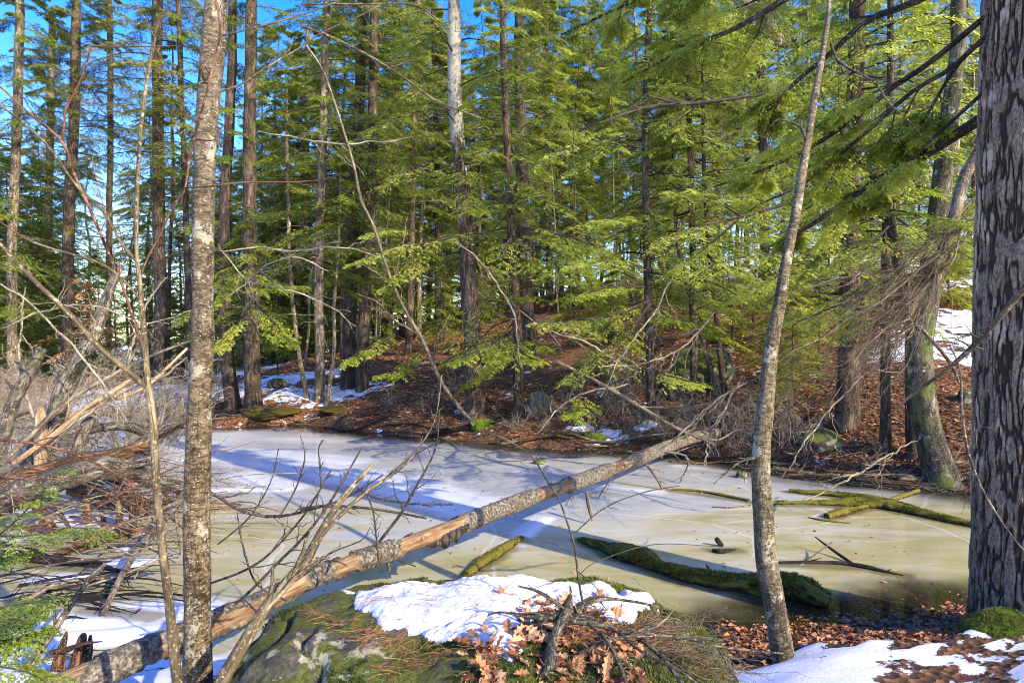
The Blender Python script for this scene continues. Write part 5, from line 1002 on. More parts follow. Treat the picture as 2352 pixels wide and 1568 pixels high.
# ---- the log jam on the left
J = [
 ('fallen_tree', 'grey curved trunk arching over the log jam at the left', [(-60, 1165, 7.6, 62), (0, 1152, 7.7, 60), (102, 1112, 7.8, 56), (204, 1080, 8.0, 52), (290, 1078, 8.3, 42), (347, 1100, 8.6, 36), (423, 1122, 9.0, 32)], BK_GREY, 3),
 ('rotten_log', 'reddish splintered log lying across the top of the log jam', [(-40, 1120, 8.4, 50), (90, 1096, 8.6, 56), (180, 1070, 8.8, 56), (255, 1050, 9.0, 40), (331, 1020, 9.6, 26), (433, 955, 11, 22)], BK_ROT, 4),
 ('rotten_log', 'mossy reddish rotten log resting low on the ice, its tip past the spotted trunk', [(160, 1118, 8.6, 40), (230, 1140, 8.7, 44), (306, 1158, 8.7, 38), (433, 1170, 8.85, 34), (500, 1164, 9.0, 26), (553, 1160, 9.1, 10)], BK_ROT, 3),
 ('fallen_tree', 'grey log with broken stubs behind the jam, level across the left pond', [(180, 1000, 10.5, 16), (225, 982, 10.6, 20), (285, 980, 10.7, 20), (336, 992, 10.8, 20), (390, 978, 11, 18), (440, 955, 11.2, 14)], BK_GREY, 4),
 ('dead_tree', 'tall leaning dead trunk with a broken top, right one of the pair at the left', [(70, 1100, 9.0, 50), (95, 1030, 9.2, 50), (112, 990, 9.3, 46), (153, 885, 9.6, 38), (190, 810, 9.8, 32), (219, 760, 10, 28), (240, 700, 10.2, 24), (262, 640, 10.4, 18), (280, 610, 10.5, 10)], BK_GREY, 5),
 ('dead_tree', 'leaning dead trunk with pale torn wood at its top, left one of the pair', [(-20, 1075, 9.3, 30), (0, 1033, 9.4, 30), (30, 921, 9.7, 28), (60, 870, 9.8, 26), (96, 800, 10, 24)], BK_GREY, 4),
 ('fallen_tree', 'dark wet log half sunk in the ice at the lower left', [(-30, 1250, 7.1, 34), (40, 1268, 6.95, 34), (110, 1286, 6.8, 28), (200, 1295, 6.7, 22), (290, 1315, 6.5, 9)], BK_WET, 3),
 ('rotten_log', 'reddish broken limb lying above the dark wet log', [(110, 1290, 6.9, 20), (160, 1266, 7.1, 30), (230, 1240, 7.4, 26), (310, 1216, 7.9, 12)], BK_ROT, 2),
 ('fallen_branch', 'pale smooth branch slanting down to the ice behind the pale sapling', [(440, 1112, 7.6, 18), (400, 1165, 7.2, 18), (357, 1215, 6.6, 18), (306, 1278, 6.1, 16), (270, 1340, 5.7, 15), (235, 1414, 5.45, 13)], BK_TWIG, 3),
 ('fallen_branch', 'lichen crusted branch leaning out of the lower left corner', [(10, 1600, 4.0, 18), (60, 1535, 4.1, 17), (120, 1452, 4.3, 17), (168, 1380, 4.5, 15), (205, 1330, 4.7, 12), (240, 1296, 4.9, 8)], BK_PALE, 3),
 ('fallen_branch', 'thin tan pole lying toward the lower left edge above the ice', [(-20, 1418, 5.4, 12), (60, 1376, 5.6, 11), (120, 1345, 5.8, 10), (178, 1332, 6.0, 10), (290, 1325, 6.3, 7)], BK_TWIG, 2),
 ('broken_limb', 'brown splintered prop standing under the curved trunk, first from the left', [(86, 1160, 7.9, 24), (104, 1190, 7.8, 25), (124, 1222, 7.7, 22)], BK_ROT, 0),
 ('broken_limb', 'pale bleached prop under the curved trunk, beside the brown splintered one', [(114, 1140, 8.0, 12), (136, 1176, 7.9, 12), (160, 1212, 7.75, 8)], BK_PALE, 0),
 ('broken_limb', 'blunt mossy stub hanging from the rotten log', [(199, 1145, 8.2, 18), (200, 1175, 8.2, 19), (202, 1198, 8.2, 14)], BK_ROT, 0),
 ('broken_limb', 'dark slender stub hanging right of the blunt mossy stub', [(232, 1160, 8.3, 10), (237, 1190, 8.2, 11), (238, 1216, 8.1, 8)], BK_WET, 0),
 ('broken_limb', 'upright brown prop under the rotten log, left of the curved one', [(272, 1120, 8.2, 16), (274, 1170, 8.1, 16), (276, 1225, 7.8, 10)], BK_ROT, 0),
 ('broken_limb', 'curved reddish limb reaching down to the ice left of the pale sapling', [(288, 1090, 8.3, 16), (300, 1130, 8.1, 17), (306, 1180, 7.9, 16), (305, 1235, 7.6, 12)], BK_ROT, 2),
 ('fallen_branch', 'bright orange-tan broken branch rising right behind the jam', [(30, 1065, 8.6, 12), (120, 1000, 8.8, 12), (200, 935, 9.0, 10), (250, 905, 9.1, 12), (300, 872, 9.2, 9)], BK_WOOD, 3),
 ('fallen_branch', 'long grey-brown branch rising across the thicket to the spotted trunk', [(-20, 1085, 8.2, 12), (60, 1010, 8.5, 12), (150, 925, 9.0, 11), (260, 860, 9.4, 9), (350, 815, 9.8, 7), (440, 782, 10, 5)], BK_TWIG, 5),
 ('fallen_branch', 'pale torn pole rising toward the spotted trunk above the grey log', [(150, 960, 10, 8), (230, 925, 10.1, 8), (330, 890, 10.3, 9), (430, 800, 10.8, 6)], BK_WOOD, 2),
 ('fallen_branch', 'dark reddish whip of a branch crossing the jam from the left edge', [(-20, 1008, 6.4, 6), (90, 1020, 6.6, 6), (190, 1050, 6.8, 6), (290, 1102, 7.0, 5), (330, 1150, 7.1, 3)], BK_RED, 6),
 ('fallen_branch', 'long dark level whip under the curved trunk', [(-20, 1098, 6.2, 4), (140, 1100, 6.4, 4), (230, 1125, 6.6, 4), (330, 1170, 6.8, 4), (360, 1210, 7, 3)], BK_RED, 4),
 ('fallen_branch', 'black sagging branch on the ice below the pale slanting branch', [(200, 1395, 5.6, 6), (250, 1402, 5.6, 9), (310, 1415, 5.5, 10), (350, 1412, 5.5, 6)], BK_WET, 4),
 ('fallen_branch', 'tan slanting stick crossing behind the spotted trunk above the ice', [(440, 1230, 7.0, 5), (400, 1195, 7.2, 6), (365, 1175, 7.3, 5)], BK_TWIG, 2),
 ('fallen_branch', 'grey limb rising to a fork at the spotted trunk', [(255, 1050, 9.2, 18), (300, 1030, 9.4, 24), (350, 1000, 9.7, 24), (400, 970, 10, 20), (440, 950, 10.3, 14)], BK_GREY, 3),
 ('dead_tree', 'dark tilted stub of trunk between the leaning pair and the curved trunk', [(165, 1080, 8.9, 30), (180, 1030, 9.0, 28), (196, 985, 9.2, 26), (210, 960, 9.3, 20)], BK_GREY, 2),
 ('dead_tree', 'short upright broken trunk beside the right leaning trunk', [(92, 1075, 8.9, 26), (94, 1020, 9.0, 26), (93, 960, 9.1, 24), (92, 935, 9.1, 12)], BK_WOOD, 1),
]
for i, (nm, lab, pts, mat, tw) in enumerate(J):
    log(nm, lab, 'dead tree' if 'tree' in nm else 'log' if 'log' in nm else 'branch', pts, mat, 16 if pts[0][3] > 20 else 8, .3 if pts[0][3] > 14 else .12, 46, twigs=tw, lr=(.15, .45), seed=50 + i, sub=3 if tw > 1 else 0, minr=.003)
# many thinner branches of the jam, each its own
r = rngl
for i in range(105):
    u0 = r.uniform(-60, 420); v0 = r.uniform(960, 1280); Y = EYE * F / (v0 - 784 + r.uniform(30, 130)); L = r.uniform(.5, 1.8); a = r.uniform(-.5, .6) + (math.pi if r.uniform() < .5 else 0)
    p = P3(u0, v0, Y); d = np.array([math.cos(a), r.uniform(-.5, .5), math.sin(a) * .7]); q = np.array([p, p + d * L * .5 + [0, 0, .08], p + d * L]); q[:, 2] = np.maximum(q[:, 2], .03)
    g = np.column_stack([spline(q, 12), np.linspace(r.uniform(.006, .016), .003, 12)]); bb = Buf(); tubes(bb, g[:, :3], g[:, 3], 6, rough=.1); A, B = grow(g[None, :, :3], g[None, :, 3], 6, r, (.2, .5), .8, .1, minr=.0025); tubes(bb, A, B, 4); A, B = grow(A, B, 3, r, (.3, .6), .8, .1, minr=.002); tubes(bb, A, B, 3)
    mt = [BK_TAN, BK_TWIGD, BK_RED, BK_TAN][i % 4]; lab = ['bare tan branch tangled in the log jam', 'dark bare branch tangled in the log jam', 'reddish bare branch tangled in the log jam', 'bare tan branch tangled in the log jam'][i % 4]
    solo('jam_branch', lab, 'branch', bb, mt, tuple(g[0, :3]), 'thin branches tangled in the log jam')
for i in range(16):      # flat pile of wet sticks at the lower left
    u0 = r.uniform(-60, 240); v0 = r.uniform(1325, 1390); Y = EYE * F / (v0 - 784); p = P3(u0, v0, Y); a = r.uniform(-.35, .35); L = r.uniform(.5, 1.3)
    q = np.array([p, p + [L * .5 * math.cos(a), L * .5 * math.sin(a), .05], p + [L * math.cos(a), L * math.sin(a), .01]]); q[:, 2] += .02; g = np.column_stack([spline(q, 12), np.linspace(r.uniform(.008, .02), .003, 12)])
    bb = Buf(); tubes(bb, g[:, :3], g[:, 3], 7, rough=.2); A, B = grow(g[None, :, :3], g[None, :, 3], 4, r, (.2, .5), .7, 0, minr=.002); tubes(bb, A, B, 4); solo('wet_stick', 'dark wet stick in the flat pile on the ice at the lower left', 'stick', bb, BK_WET, tuple(g[0, :3]), 'pile of wet sticks at the lower left')
# splintered snag at the lower left
root = thing('splintered_stump', 'grey-brown splintered stump standing behind the long log at the lower left', 'stump', tuple(P3(165, 1560, 4.2)))
for nm, pts, w_ in (('spike', [(128, 1570, 4.2, 34), (136, 1510, 4.22, 26), (148, 1470, 4.25, 16), (153, 1448, 4.25, 4)], 0), ('shard', [(168, 1560, 4.25, 34), (182, 1500, 4.27, 32), (190, 1465, 4.28, 22), (192, 1455, 4.28, 12)], 0), ('shard', [(195, 1545, 4.25, 20), (204, 1490, 4.27, 18), (208, 1458, 4.28, 8)], 0), ('limb', [(112, 1498, 4.2, 8), (150, 1492, 4.2, 14), (190, 1478, 4.15, 10), (235, 1472, 4.1, 3)], 0)):
    g = spline(trace(pts), 24); bb = Buf(); tubes(bb, g[:, :3], g[:, 3], 14, rough=.5, seed=5, cap=True); part(nm, bb, BK_ROT, root)
# ---- saplings and whips in front
S = [
 ('pale_sapling', 'tall pale tan sapling rising in front of the jam, left of the spotted trunk', BK_SAP,
  [[(412, 1640, 2.9, 26), (408, 1568, 2.9, 25), (398, 1482, 2.9, 23), (388, 1380, 2.92, 20), (375, 1278, 2.94, 19), (365, 1176, 2.96, 17), (357, 1074, 3.0, 17), (352, 972, 3.0, 16), (339, 870, 3.0, 14), (334, 796, 3.0, 13), (326, 714, 3.0, 12), (321, 648, 3.0, 10), (314, 587, 3.0, 9), (314, 485, 3.0, 8), (319, 357, 3.0, 8), (331, 230, 3.0, 8), (352, 102, 3.0, 7), (367, 46, 3.0, 6), (388, 10, 3.0, 4), (400, -60, 3, 3)],
   [(335, 888, 3.0, 13), (286, 845, 2.95, 12), (230, 800, 2.9, 12), (168, 729, 2.85, 12), (77, 643, 2.8, 10), (0, 561, 2.75, 8), (-60, 500, 2.7, 7)],
   [(314, 600, 3.0, 8), (280, 560, 3.02, 7), (240, 490, 3.05, 7), (173, 423, 3.1, 6), (102, 326, 3.15, 6), (0, 240, 3.2, 5), (-60, 190, 3.2, 4)],
   [(322, 690, 3.0, 6), (290, 650, 2.95, 5), (245, 612, 2.9, 5), (194, 592, 2.9, 5), (76, 556, 2.85, 5), (0, 510, 2.8, 4)]], 4),
 ('reddish_sapling', 'thin dark reddish sapling slanting from the upper left down in front of the pale sapling', BK_RED,
  [[(345, 900, 3.3, 6), (326, 800, 3.3, 8), (280, 653, 3.3, 7), (245, 571, 3.3, 7), (204, 474, 3.3, 7), (173, 408, 3.3, 7), (143, 326, 3.3, 7), (66, 260, 3.3, 6), (0, 199, 3.3, 5), (-60, 150, 3.3, 4)],
   [(143, 326, 3.3, 6), (148, 280, 3.3, 5), (153, 245, 3.3, 5), (189, 178, 3.3, 5), (209, 107, 3.3, 4)], [(209, 107, 3.3, 4), (270, 108, 3.3, 3), (340, 107, 3.3, 3), (418, 105, 3.3, 2)]], 4),
 ('reddish_vine', 'dark reddish vine crossing in front of the upper part of the spotted trunk', BK_RED,
  [[(318, 645, 3.1, 5), (340, 590, 3.1, 5), (367, 540, 3.1, 5), (400, 470, 3.1, 5), (423, 439, 3.1, 5), (435, 370, 3.1, 5), (449, 306, 3.1, 5), (479, 194, 3.05, 5), (505, 76, 3.05, 5), (495, 0, 3.05, 5), (480, -80, 3.05, 4)],
   [(423, 432, 3.1, 4), (480, 428, 3.0, 4), (561, 419, 3.0, 4), (714, 416, 3.0, 3), (800, 396, 3.0, 2)], [(449, 320, 3.1, 4), (490, 322, 3.05, 3), (506, 300, 3.05, 3), (520, 270, 3.1, 3), (505, 240, 3.1, 2)]], 3),
 ('bare_branch', 'thin bare branch stretching across the sky from the spotted trunk toward the upper right', BK_TWIG,
  [[(505, 212, 3.3, 5), (560, 190, 3.4, 5), (620, 150, 3.4, 5), (678, 117, 3.5, 4), (740, 75, 3.5, 4), (820, 40, 3.6, 3), (880, 8, 3.6, 2)], [(500, 85, 3.3, 4), (640, 50, 3.3, 4), (760, 10, 3.3, 3), (800, -10, 3.3, 2)]], 8),
 ('bare_branch', 'grey twiggy branch hanging into the top of the picture left of centre', BK_TWIG,
  [[(690, 60, 4.5, 5), (760, 85, 4.5, 6), (850, 130, 4.5, 6), (930, 180, 4.5, 5), (1000, 230, 4.5, 4), (1100, 270, 4.5, 3)], [(700, 10, 4.5, 4), (830, 10, 4.5, 4), (960, 15, 4.5, 4), (1030, 80, 4.5, 2)]], 12),
 ('bent_sapling', 'long bent grey sapling leaning over the far shore from the top left of centre', BK_TWIG,
  [[(1088, 975, 15.1, 12), (1050, 930, 15, 10), (1010, 870, 14.8, 9), (975, 790, 14.5, 9), (935, 720, 14.3, 8), (905, 660, 14, 8), (882, 595, 13.8, 7), (858, 520, 13.5, 7), (830, 460, 13.3, 7), (810, 370, 13, 6), (770, 240, 12.8, 5), (740, 160, 12.6, 6), (700, 100, 12.5, 5)]], 14),
 ('thin_sapling', 'thin dark sapling growing out of the boulder in front of the long log', BK_TWIGD,
  [[(1360, 1490, 2.95, 6), (1342, 1400, 2.95, 6), (1329, 1330, 2.95, 5), (1319, 1253, 2.95, 5), (1304, 1202, 2.95, 5), (1285, 1150, 2.95, 4), (1263, 1115, 2.95, 4), (1222, 1049, 2.95, 4), (1161, 1008, 2.95, 3), (1105, 987, 2.95, 2)],
   [(1318, 1225, 2.95, 3), (1390, 1165, 3, 3), (1480, 1130, 3.05, 3), (1560, 1115, 3.1, 2)], [(1320, 1270, 2.95, 2), (1260, 1245, 2.9, 2), (1185, 1245, 2.9, 2)], [(1330, 1320, 2.95, 2), (1370, 1290, 3, 2), (1500, 1250, 3.1, 2), (1660, 1255, 3.1, 1.5)], [(1326, 1310, 2.95, 3), (1370, 1350, 2.95, 2), (1378, 1385, 2.95, 2)]], 1),
 ('bare_branch', 'pale fallen sapling lying across the brush of the far shore', BK_TWIG,
  [[(1255, 820, 12, 6), (1345, 862, 11.8, 8), (1441, 916, 11.5, 9), (1543, 977, 11.2, 8), (1640, 1020, 11, 5)]], 10),
 ('bare_branch', 'long thin bough reaching left across the green foliage near the top centre', BK_TWIGD,
  [[(1760, 215, 8, 8), (1650, 232, 8, 8), (1560, 240, 8, 9), (1470, 250, 8, 9), (1400, 275, 8, 7), (1330, 300, 8, 4)], [(1560, 240, 8, 6), (1500, 225, 8, 6), (1470, 240, 8, 4)]], 10),
 ('dead_limb', 'tan dead limb crossing in front of the massive right tree', BK_SAP,
  [[(2420, 610, 3.6, 20), (2352, 665, 3.7, 16), (2290, 735, 3.8, 14), (2230, 800, 4.0, 12), (2160, 860, 4.2, 9), (2090, 910, 4.5, 6), (2040, 955, 4.8, 3)]], 6),
 ('hanging_twig', 'long whitish twig hanging down in front of the massive right tree', BK_TWIG,
  [[(2180, 790, 4.2, 3), (2205, 850, 4.1, 4), (2210, 950, 4.0, 6), (2225, 1040, 3.95, 6), (2255, 1120, 3.9, 5), (2290, 1180, 3.85, 4), (2340, 1250, 3.8, 3), (2400, 1310, 3.8, 2)]], 6),
 ('fallen_branch', 'slanted tan branch resting on the left shoulder of the boulder', BK_SAP,
  [[(495, 1600, 2.75, 40), (520, 1545, 2.8, 34), (561, 1475, 2.9, 30), (610, 1395, 3.05, 27), (660, 1335, 3.2, 26), (700, 1290, 3.3, 24), (720, 1255, 3.4, 22), (752, 1195, 3.5, 16), (790, 1140, 3.6, 14), (830, 1095, 3.7, 11), (857, 1065, 3.8, 5)],
   [(720, 1250, 3.4, 12), (770, 1195, 3.5, 9), (840, 1130, 3.6, 8), (915, 1080, 3.7, 6), (960, 1030, 3.8, 4), (1000, 960, 3.9, 3), (1015, 860, 4.0, 2)]], 8),
]
for nm, lab, mat, paths, tw in S:
    root = None
    for j, pts in enumerate(paths):
        q = spline(trace(pts), 60 if j == 0 else 30)
        if root is None: root = thing(nm, lab, 'sapling' if 'sapling' in nm else 'branch', tuple(q[0, :3]))
        bb = Buf(); tubes(bb, q[:, :3], q[:, 3], 14 if pts[0][3] > 12 else 7, rough=.1, seed=j, cap=True); 
        A, B = grow(q[None, :, :3], q[None, :, 3], tw, rngl, (.08, .28), .7, .05, .1, n=7, minr=.0012 * q[:, 1].mean() / 3, tr=(.2, .98), wig=.2); tubes(bb, A, B, 4); A, B = grow(A, B, 3, rngl, (.25, .6), .7, .05, minr=.0009 * q[:, 1].mean() / 3, wig=.2); tubes(bb, A, B, 3)
        part('stem' if j == 0 else 'side_branch', bb, mat, root)
# bare dark bush in front of the pond, between the spotted trunk and the boulder
root = thing('bare_bush', 'dark bare branches fanning over the ice between the spotted trunk and the boulder', 'bush', tuple(P3(560, 1380, 4.3)))
for pts in ([(470, 1440, 4.2, 8), (560, 1370, 4.2, 8), (640, 1290, 4.2, 8), (700, 1230, 4.2, 7), (760, 1150, 4.2, 6), (830, 1030, 4.3, 4)], [(480, 1340, 4.3, 6), (560, 1310, 4.3, 6), (620, 1270, 4.3, 6), (700, 1180, 4.3, 5), (760, 1080, 4.3, 4)],
            [(430, 1100, 4.4, 6), (500, 1140, 4.4, 7), (560, 1175, 4.4, 7), (640, 1185, 4.4, 7), (730, 1165, 4.4, 6), (800, 1140, 4.4, 5), (880, 1090, 4.4, 4)], [(690, 1170, 4.3, 10), (740, 1162, 4.3, 7), (830, 1165, 4.3, 6), (920, 1178, 4.3, 6), (980, 1190, 4.3, 4)],
            [(820, 1120, 4.5, 4), (870, 1145, 4.5, 5), (950, 1156, 4.5, 5), (1040, 1158, 4.5, 4)], [(660, 1380, 4.1, 5), (590, 1340, 4.1, 5), (560, 1260, 4.1, 5), (545, 1180, 4.1, 3)], [(870, 1245, 4.3, 8), (920, 1180, 4.3, 7), (960, 1110, 4.3, 6), (1000, 1030, 4.3, 4), (1010, 940, 4.4, 2)],
            [(780, 1180, 4.3, 5), (860, 1120, 4.3, 5), (930, 1060, 4.3, 4), (1010, 1010, 4.3, 2)], [(640, 1190, 4.3, 4), (680, 1120, 4.3, 4), (700, 1050, 4.3, 3), (690, 1000, 4.3, 2)], [(500, 1250, 4.4, 4), (570, 1190, 4.4, 4), (620, 1110, 4.4, 3), (640, 1030, 4.4, 2)],
            [(870, 1290, 4.2, 5), (858, 1180, 4.2, 4), (840, 1130, 4.2, 3)], [(700, 1320, 4.1, 4), (760, 1270, 4.1, 4), (830, 1240, 4.1, 3), (850, 1210, 4.1, 2)], [(737, 1120, 4.4, 4), (735, 1070, 4.4, 4), (732, 1030, 4.4, 3), (742, 1010, 4.4, 4)]):
    q = spline(trace(pts), 24); bb = Buf(); tubes(bb, q[:, :3], q[:, 3], 6, rough=.1); A, B = grow(q[None, :, :3], q[None, :, 3], 9, rngl, (.1, .35), .8, .0, n=7, minr=.0016, wig=.3); tubes(bb, A, B, 4); A, B = grow(A, B, 3, rngl, (.2, .5), .8, 0, minr=.0012, wig=.3); tubes(bb, A, B, 3)
    part('branch', bb, BK_TWIGD, root)
# dead fan of fine branches on the right
root = thing('dead_treetop', 'grey dead treetop with a dense fan of fine twigs sweeping down to the left', 'dead branch', tuple(P3(2087, 724, 7.6)))
q = spline(trace([(2290, 270, 7.6, 20), (2261, 326, 7.6, 24), (2215, 408, 7.6, 26), (2195, 485, 7.6, 24), (2169, 561, 7.6, 20), (2128, 648, 7.6, 15), (2087, 724, 7.5, 13)]), 40); bb = Buf(); tubes(bb, q[:, :3], q[:, 3], 12, rough=.15, cap=True); part('stem', bb, BK_TWIG, root)
q2 = spline(trace([(2080, 728, 7.5, 14), (2130, 770, 7.4, 10), (2180, 830, 7.3, 8), (2205, 880, 7.2, 4)]), 20); bb = Buf(); tubes(bb, q2[:, :3], q2[:, 3], 8, rough=.15, cap=True); part('limb', bb, BK_TWIG, root)
nT = 100; r = rngl; ts = r.uniform(0, 1, nT); st = np.stack([np.interp(ts, [0, .5, 1], [2235, 2170, 2060]) + r.normal(0, 14, nT), np.interp(ts, [0, .5, 1], [470, 590, 780]) + r.normal(0, 18, nT)], -1)
BK_FAN = bark('bark_dead_fan', (.05, .038, .028), (.13, .10, .075), (.24, .19, .145), scale=10, bd=.002)
en = np.stack([r.uniform(1640, 2010, nT), 0 * ts], -1); en[:, 1] = 1060 - (en[:, 0] - 1700) * .25 * 1 - r.uniform(0, 330, nT) * (.4 + .6 * (2010 - en[:, 0]) / 310); fr_ = r.uniform(.35, 1, nT)
P = []; s = np.linspace(0, 1, 9)
for (u0, v0), (u1, v1), f_ in zip(st, en, fr_):
    Ya = 7.6 + r.normal(0, .1); Yb = 7.3 + r.normal(0, .7); a = P3(u0, v0, Ya); b_ = P3(u1, v1, Yb); c_ = a + (b_ - a) * .5 + np.array([0, 0, .22 * r.uniform(.3, 1.4)]); ss = s * f_
    P.append(((1 - ss) ** 2)[:, None] * a + (2 * ss * (1 - ss))[:, None] * c_ + (ss ** 2)[:, None] * b_)
P = np.array(P); R = np.outer(.003 + .012 * r.uniform(0, 1, nT) ** 2.5, 1 - .8 * s); wob = np.cumsum(r.normal(size=P.shape), 1) * .05; wob -= wob[:, :1]; P += wob
bb = Buf(); tubes(bb, P, R, 5); A, B = grow(P, R, 6, r, (.15, .45), .6, .25, minr=.0025, wig=.3); tubes(bb, A, B, 3); A, B = grow(A, B, 2, r, (.3, .7), .5, .3, minr=.002); tubes(bb, A, B, 3)
part('twigs', bb, BK_FAN, root, kind='stuff')
# rotten root snag on top of the boulder
root = thing('rotten_snag', 'gnarled rotten root stub standing among the leaves on the boulder', 'stump', tuple(bhit(1300, 1450)))
for nm, pts in (('stub', [(1262, 1600, 2.5, 40), (1262, 1530, 2.55, 36), (1268, 1480, 2.65, 24), (1285, 1435, 2.75, 26), (1302, 1398, 2.8, 36), (1306, 1380, 2.8, 24), (1311, 1362, 2.8, 12), (1309, 1345, 2.8, 4)]), ('root', [(1300, 1420, 2.8, 22), (1350, 1425, 2.8, 18), (1400, 1440, 2.8, 15), (1460, 1460, 2.75, 13), (1510, 1500, 2.65, 11), (1560, 1560, 2.5, 10), (1600, 1610, 2.4, 8)]),
               ('root', [(1300, 1412, 2.8, 20), (1250, 1415, 2.8, 18), (1200, 1412, 2.8, 12), (1150, 1405, 2.8, 6), (1120, 1412, 2.8, 4)]), ('root', [(1320, 1400, 2.85, 16), (1370, 1375, 2.9, 12), (1450, 1380, 2.95, 8), (1520, 1398, 2.95, 5), (1580, 1440, 2.9, 3)]), ('twig', [(1300, 1400, 2.78, 6), (1240, 1360, 2.8, 7), (1190, 1345, 2.8, 6)])):
    g = spline(trace(pts), 40); z, _ = btop(g[:, 0], g[:, 1]); g[:, 2] = np.where(z > 0, np.maximum(g[:, 2], z - .01), g[:, 2]); bb = Buf(); tubes(bb, g[:, :3], g[:, 3], 16, rough=.7, seed=6, cap=True)
    if nm != 'stub': A, B = grow(g[None, :, :3], g[None, :, 3], 4, rngl, (.15, .4), .8, .2, minr=.0016); tubes(bb, A, B, 4)
    part(nm, bb, BK_GREY, root)
for i, pts in enumerate(([(1420, 1450, 2.7, 9), (1480, 1500, 2.6, 8), (1560, 1540, 2.5, 8), (1640, 1600, 2.4, 7)], [(1330, 1500, 2.6, 8), (1400, 1470, 2.65, 8), (1470, 1460, 2.7, 8), (1560, 1462, 2.7, 7), (1660, 1485, 2.7, 6), (1800, 1500, 2.8, 4)], [(1380, 1450, 2.65, 7), (1420, 1520, 2.5, 9), (1450, 1600, 2.4, 9)], [(1650, 1490, 2.7, 6), (1680, 1540, 2.65, 5), (1720, 1600, 2.6, 4)], [(1350, 1430, 2.7, 8), (1400, 1480, 2.6, 9), (1440, 1560, 2.45, 9)])):
    g = spline(trace(pts), 30); z, _ = btop(g[:, 0], g[:, 1]); g[:, 2] = np.where(z > 0, np.maximum(g[:, 2], z + .005), g[:, 2]); bb = Buf(); tubes(bb, g[:, :3], g[:, 3], 9, rough=.25, seed=i, cap=True); A, B = grow(g[None, :, :3], g[None, :, 3], 6, rngl, (.1, .35), .8, .1, minr=.0014); tubes(bb, A, B, 4)
    g[:, 3] *= 1
    solo('dead_twig', ['thick lichened dead twig on the right slope of the boulder', 'long pale dead twig reaching right from the boulder to the slim trunk', 'stout dead twig running toward the viewer on the boulder', 'short dead twig drooping over the right side of the boulder', 'grey dead twig just right of the rotten root stub'][i], 'twig', bb, BK_PALE, tuple(g[0, :3]))
# near hemlock sprays at the lower left edge
def sprig(label, paths, k2=15, leaf=LF_HEM, name='hemlock_branch', fine=11, bl=.022, bw=.0085, spread=.34, t0=.1, woodmat=BK_TWIGD, dr=.25, lmin=.05, tone=(.1, .6)):
    root = None
    for pts in paths:
        q = spline(trace(pts), 9)
        if root is None: root = thing(name, label, 'branch', tuple(q[0, :3]))
        wb = Buf(); cb = Buf(); tubes(wb, q[:, :3], q[:, 3], 6); bough_foliage(cb, wb, q[None, :, :3], rngl, k2, 8, bl, bw, spread=spread, t0=t0, fine=fine, tone=tone, twr=.0007 * q[0, 1] / 3, lmin=lmin, droop=dr)
        part('stem', wb, woodmat, root); part('foliage', cb, leaf, root, smooth=False)
sprig('green hemlock spray poking in at the lower left corner', [[(-120, 1360, 2.6, 5), (-40, 1400, 2.6, 5), (40, 1385, 2.6, 3), (110, 1380, 2.6, 2)], [(-80, 1440, 2.5, 5), (-10, 1470, 2.5, 4), (50, 1460, 2.5, 3), (100, 1445, 2.5, 2)], [(-80, 1520, 2.4, 5), (0, 1530, 2.4, 4), (70, 1545, 2.4, 3), (130, 1580, 2.4, 2)], [(-60, 1420, 2.5, 4), (0, 1430, 2.5, 3), (60, 1420, 2.5, 2)]], 13, LF_DRK)
sprig('thin green hemlock spray over the curved trunk at the left edge', [[(-60, 1270, 3.0, 4), (20, 1210, 3.0, 4), (90, 1140, 3.0, 3), (130, 1090, 3.0, 2)], [(-60, 1290, 3.0, 4), (10, 1280, 3.0, 3), (60, 1270, 3.0, 2)], [(-60, 1230, 3.0, 4), (60, 1230, 3.0, 3), (170, 1210, 3.0, 2), (230, 1225, 3, 1.5)]], 10, LF_DRK)
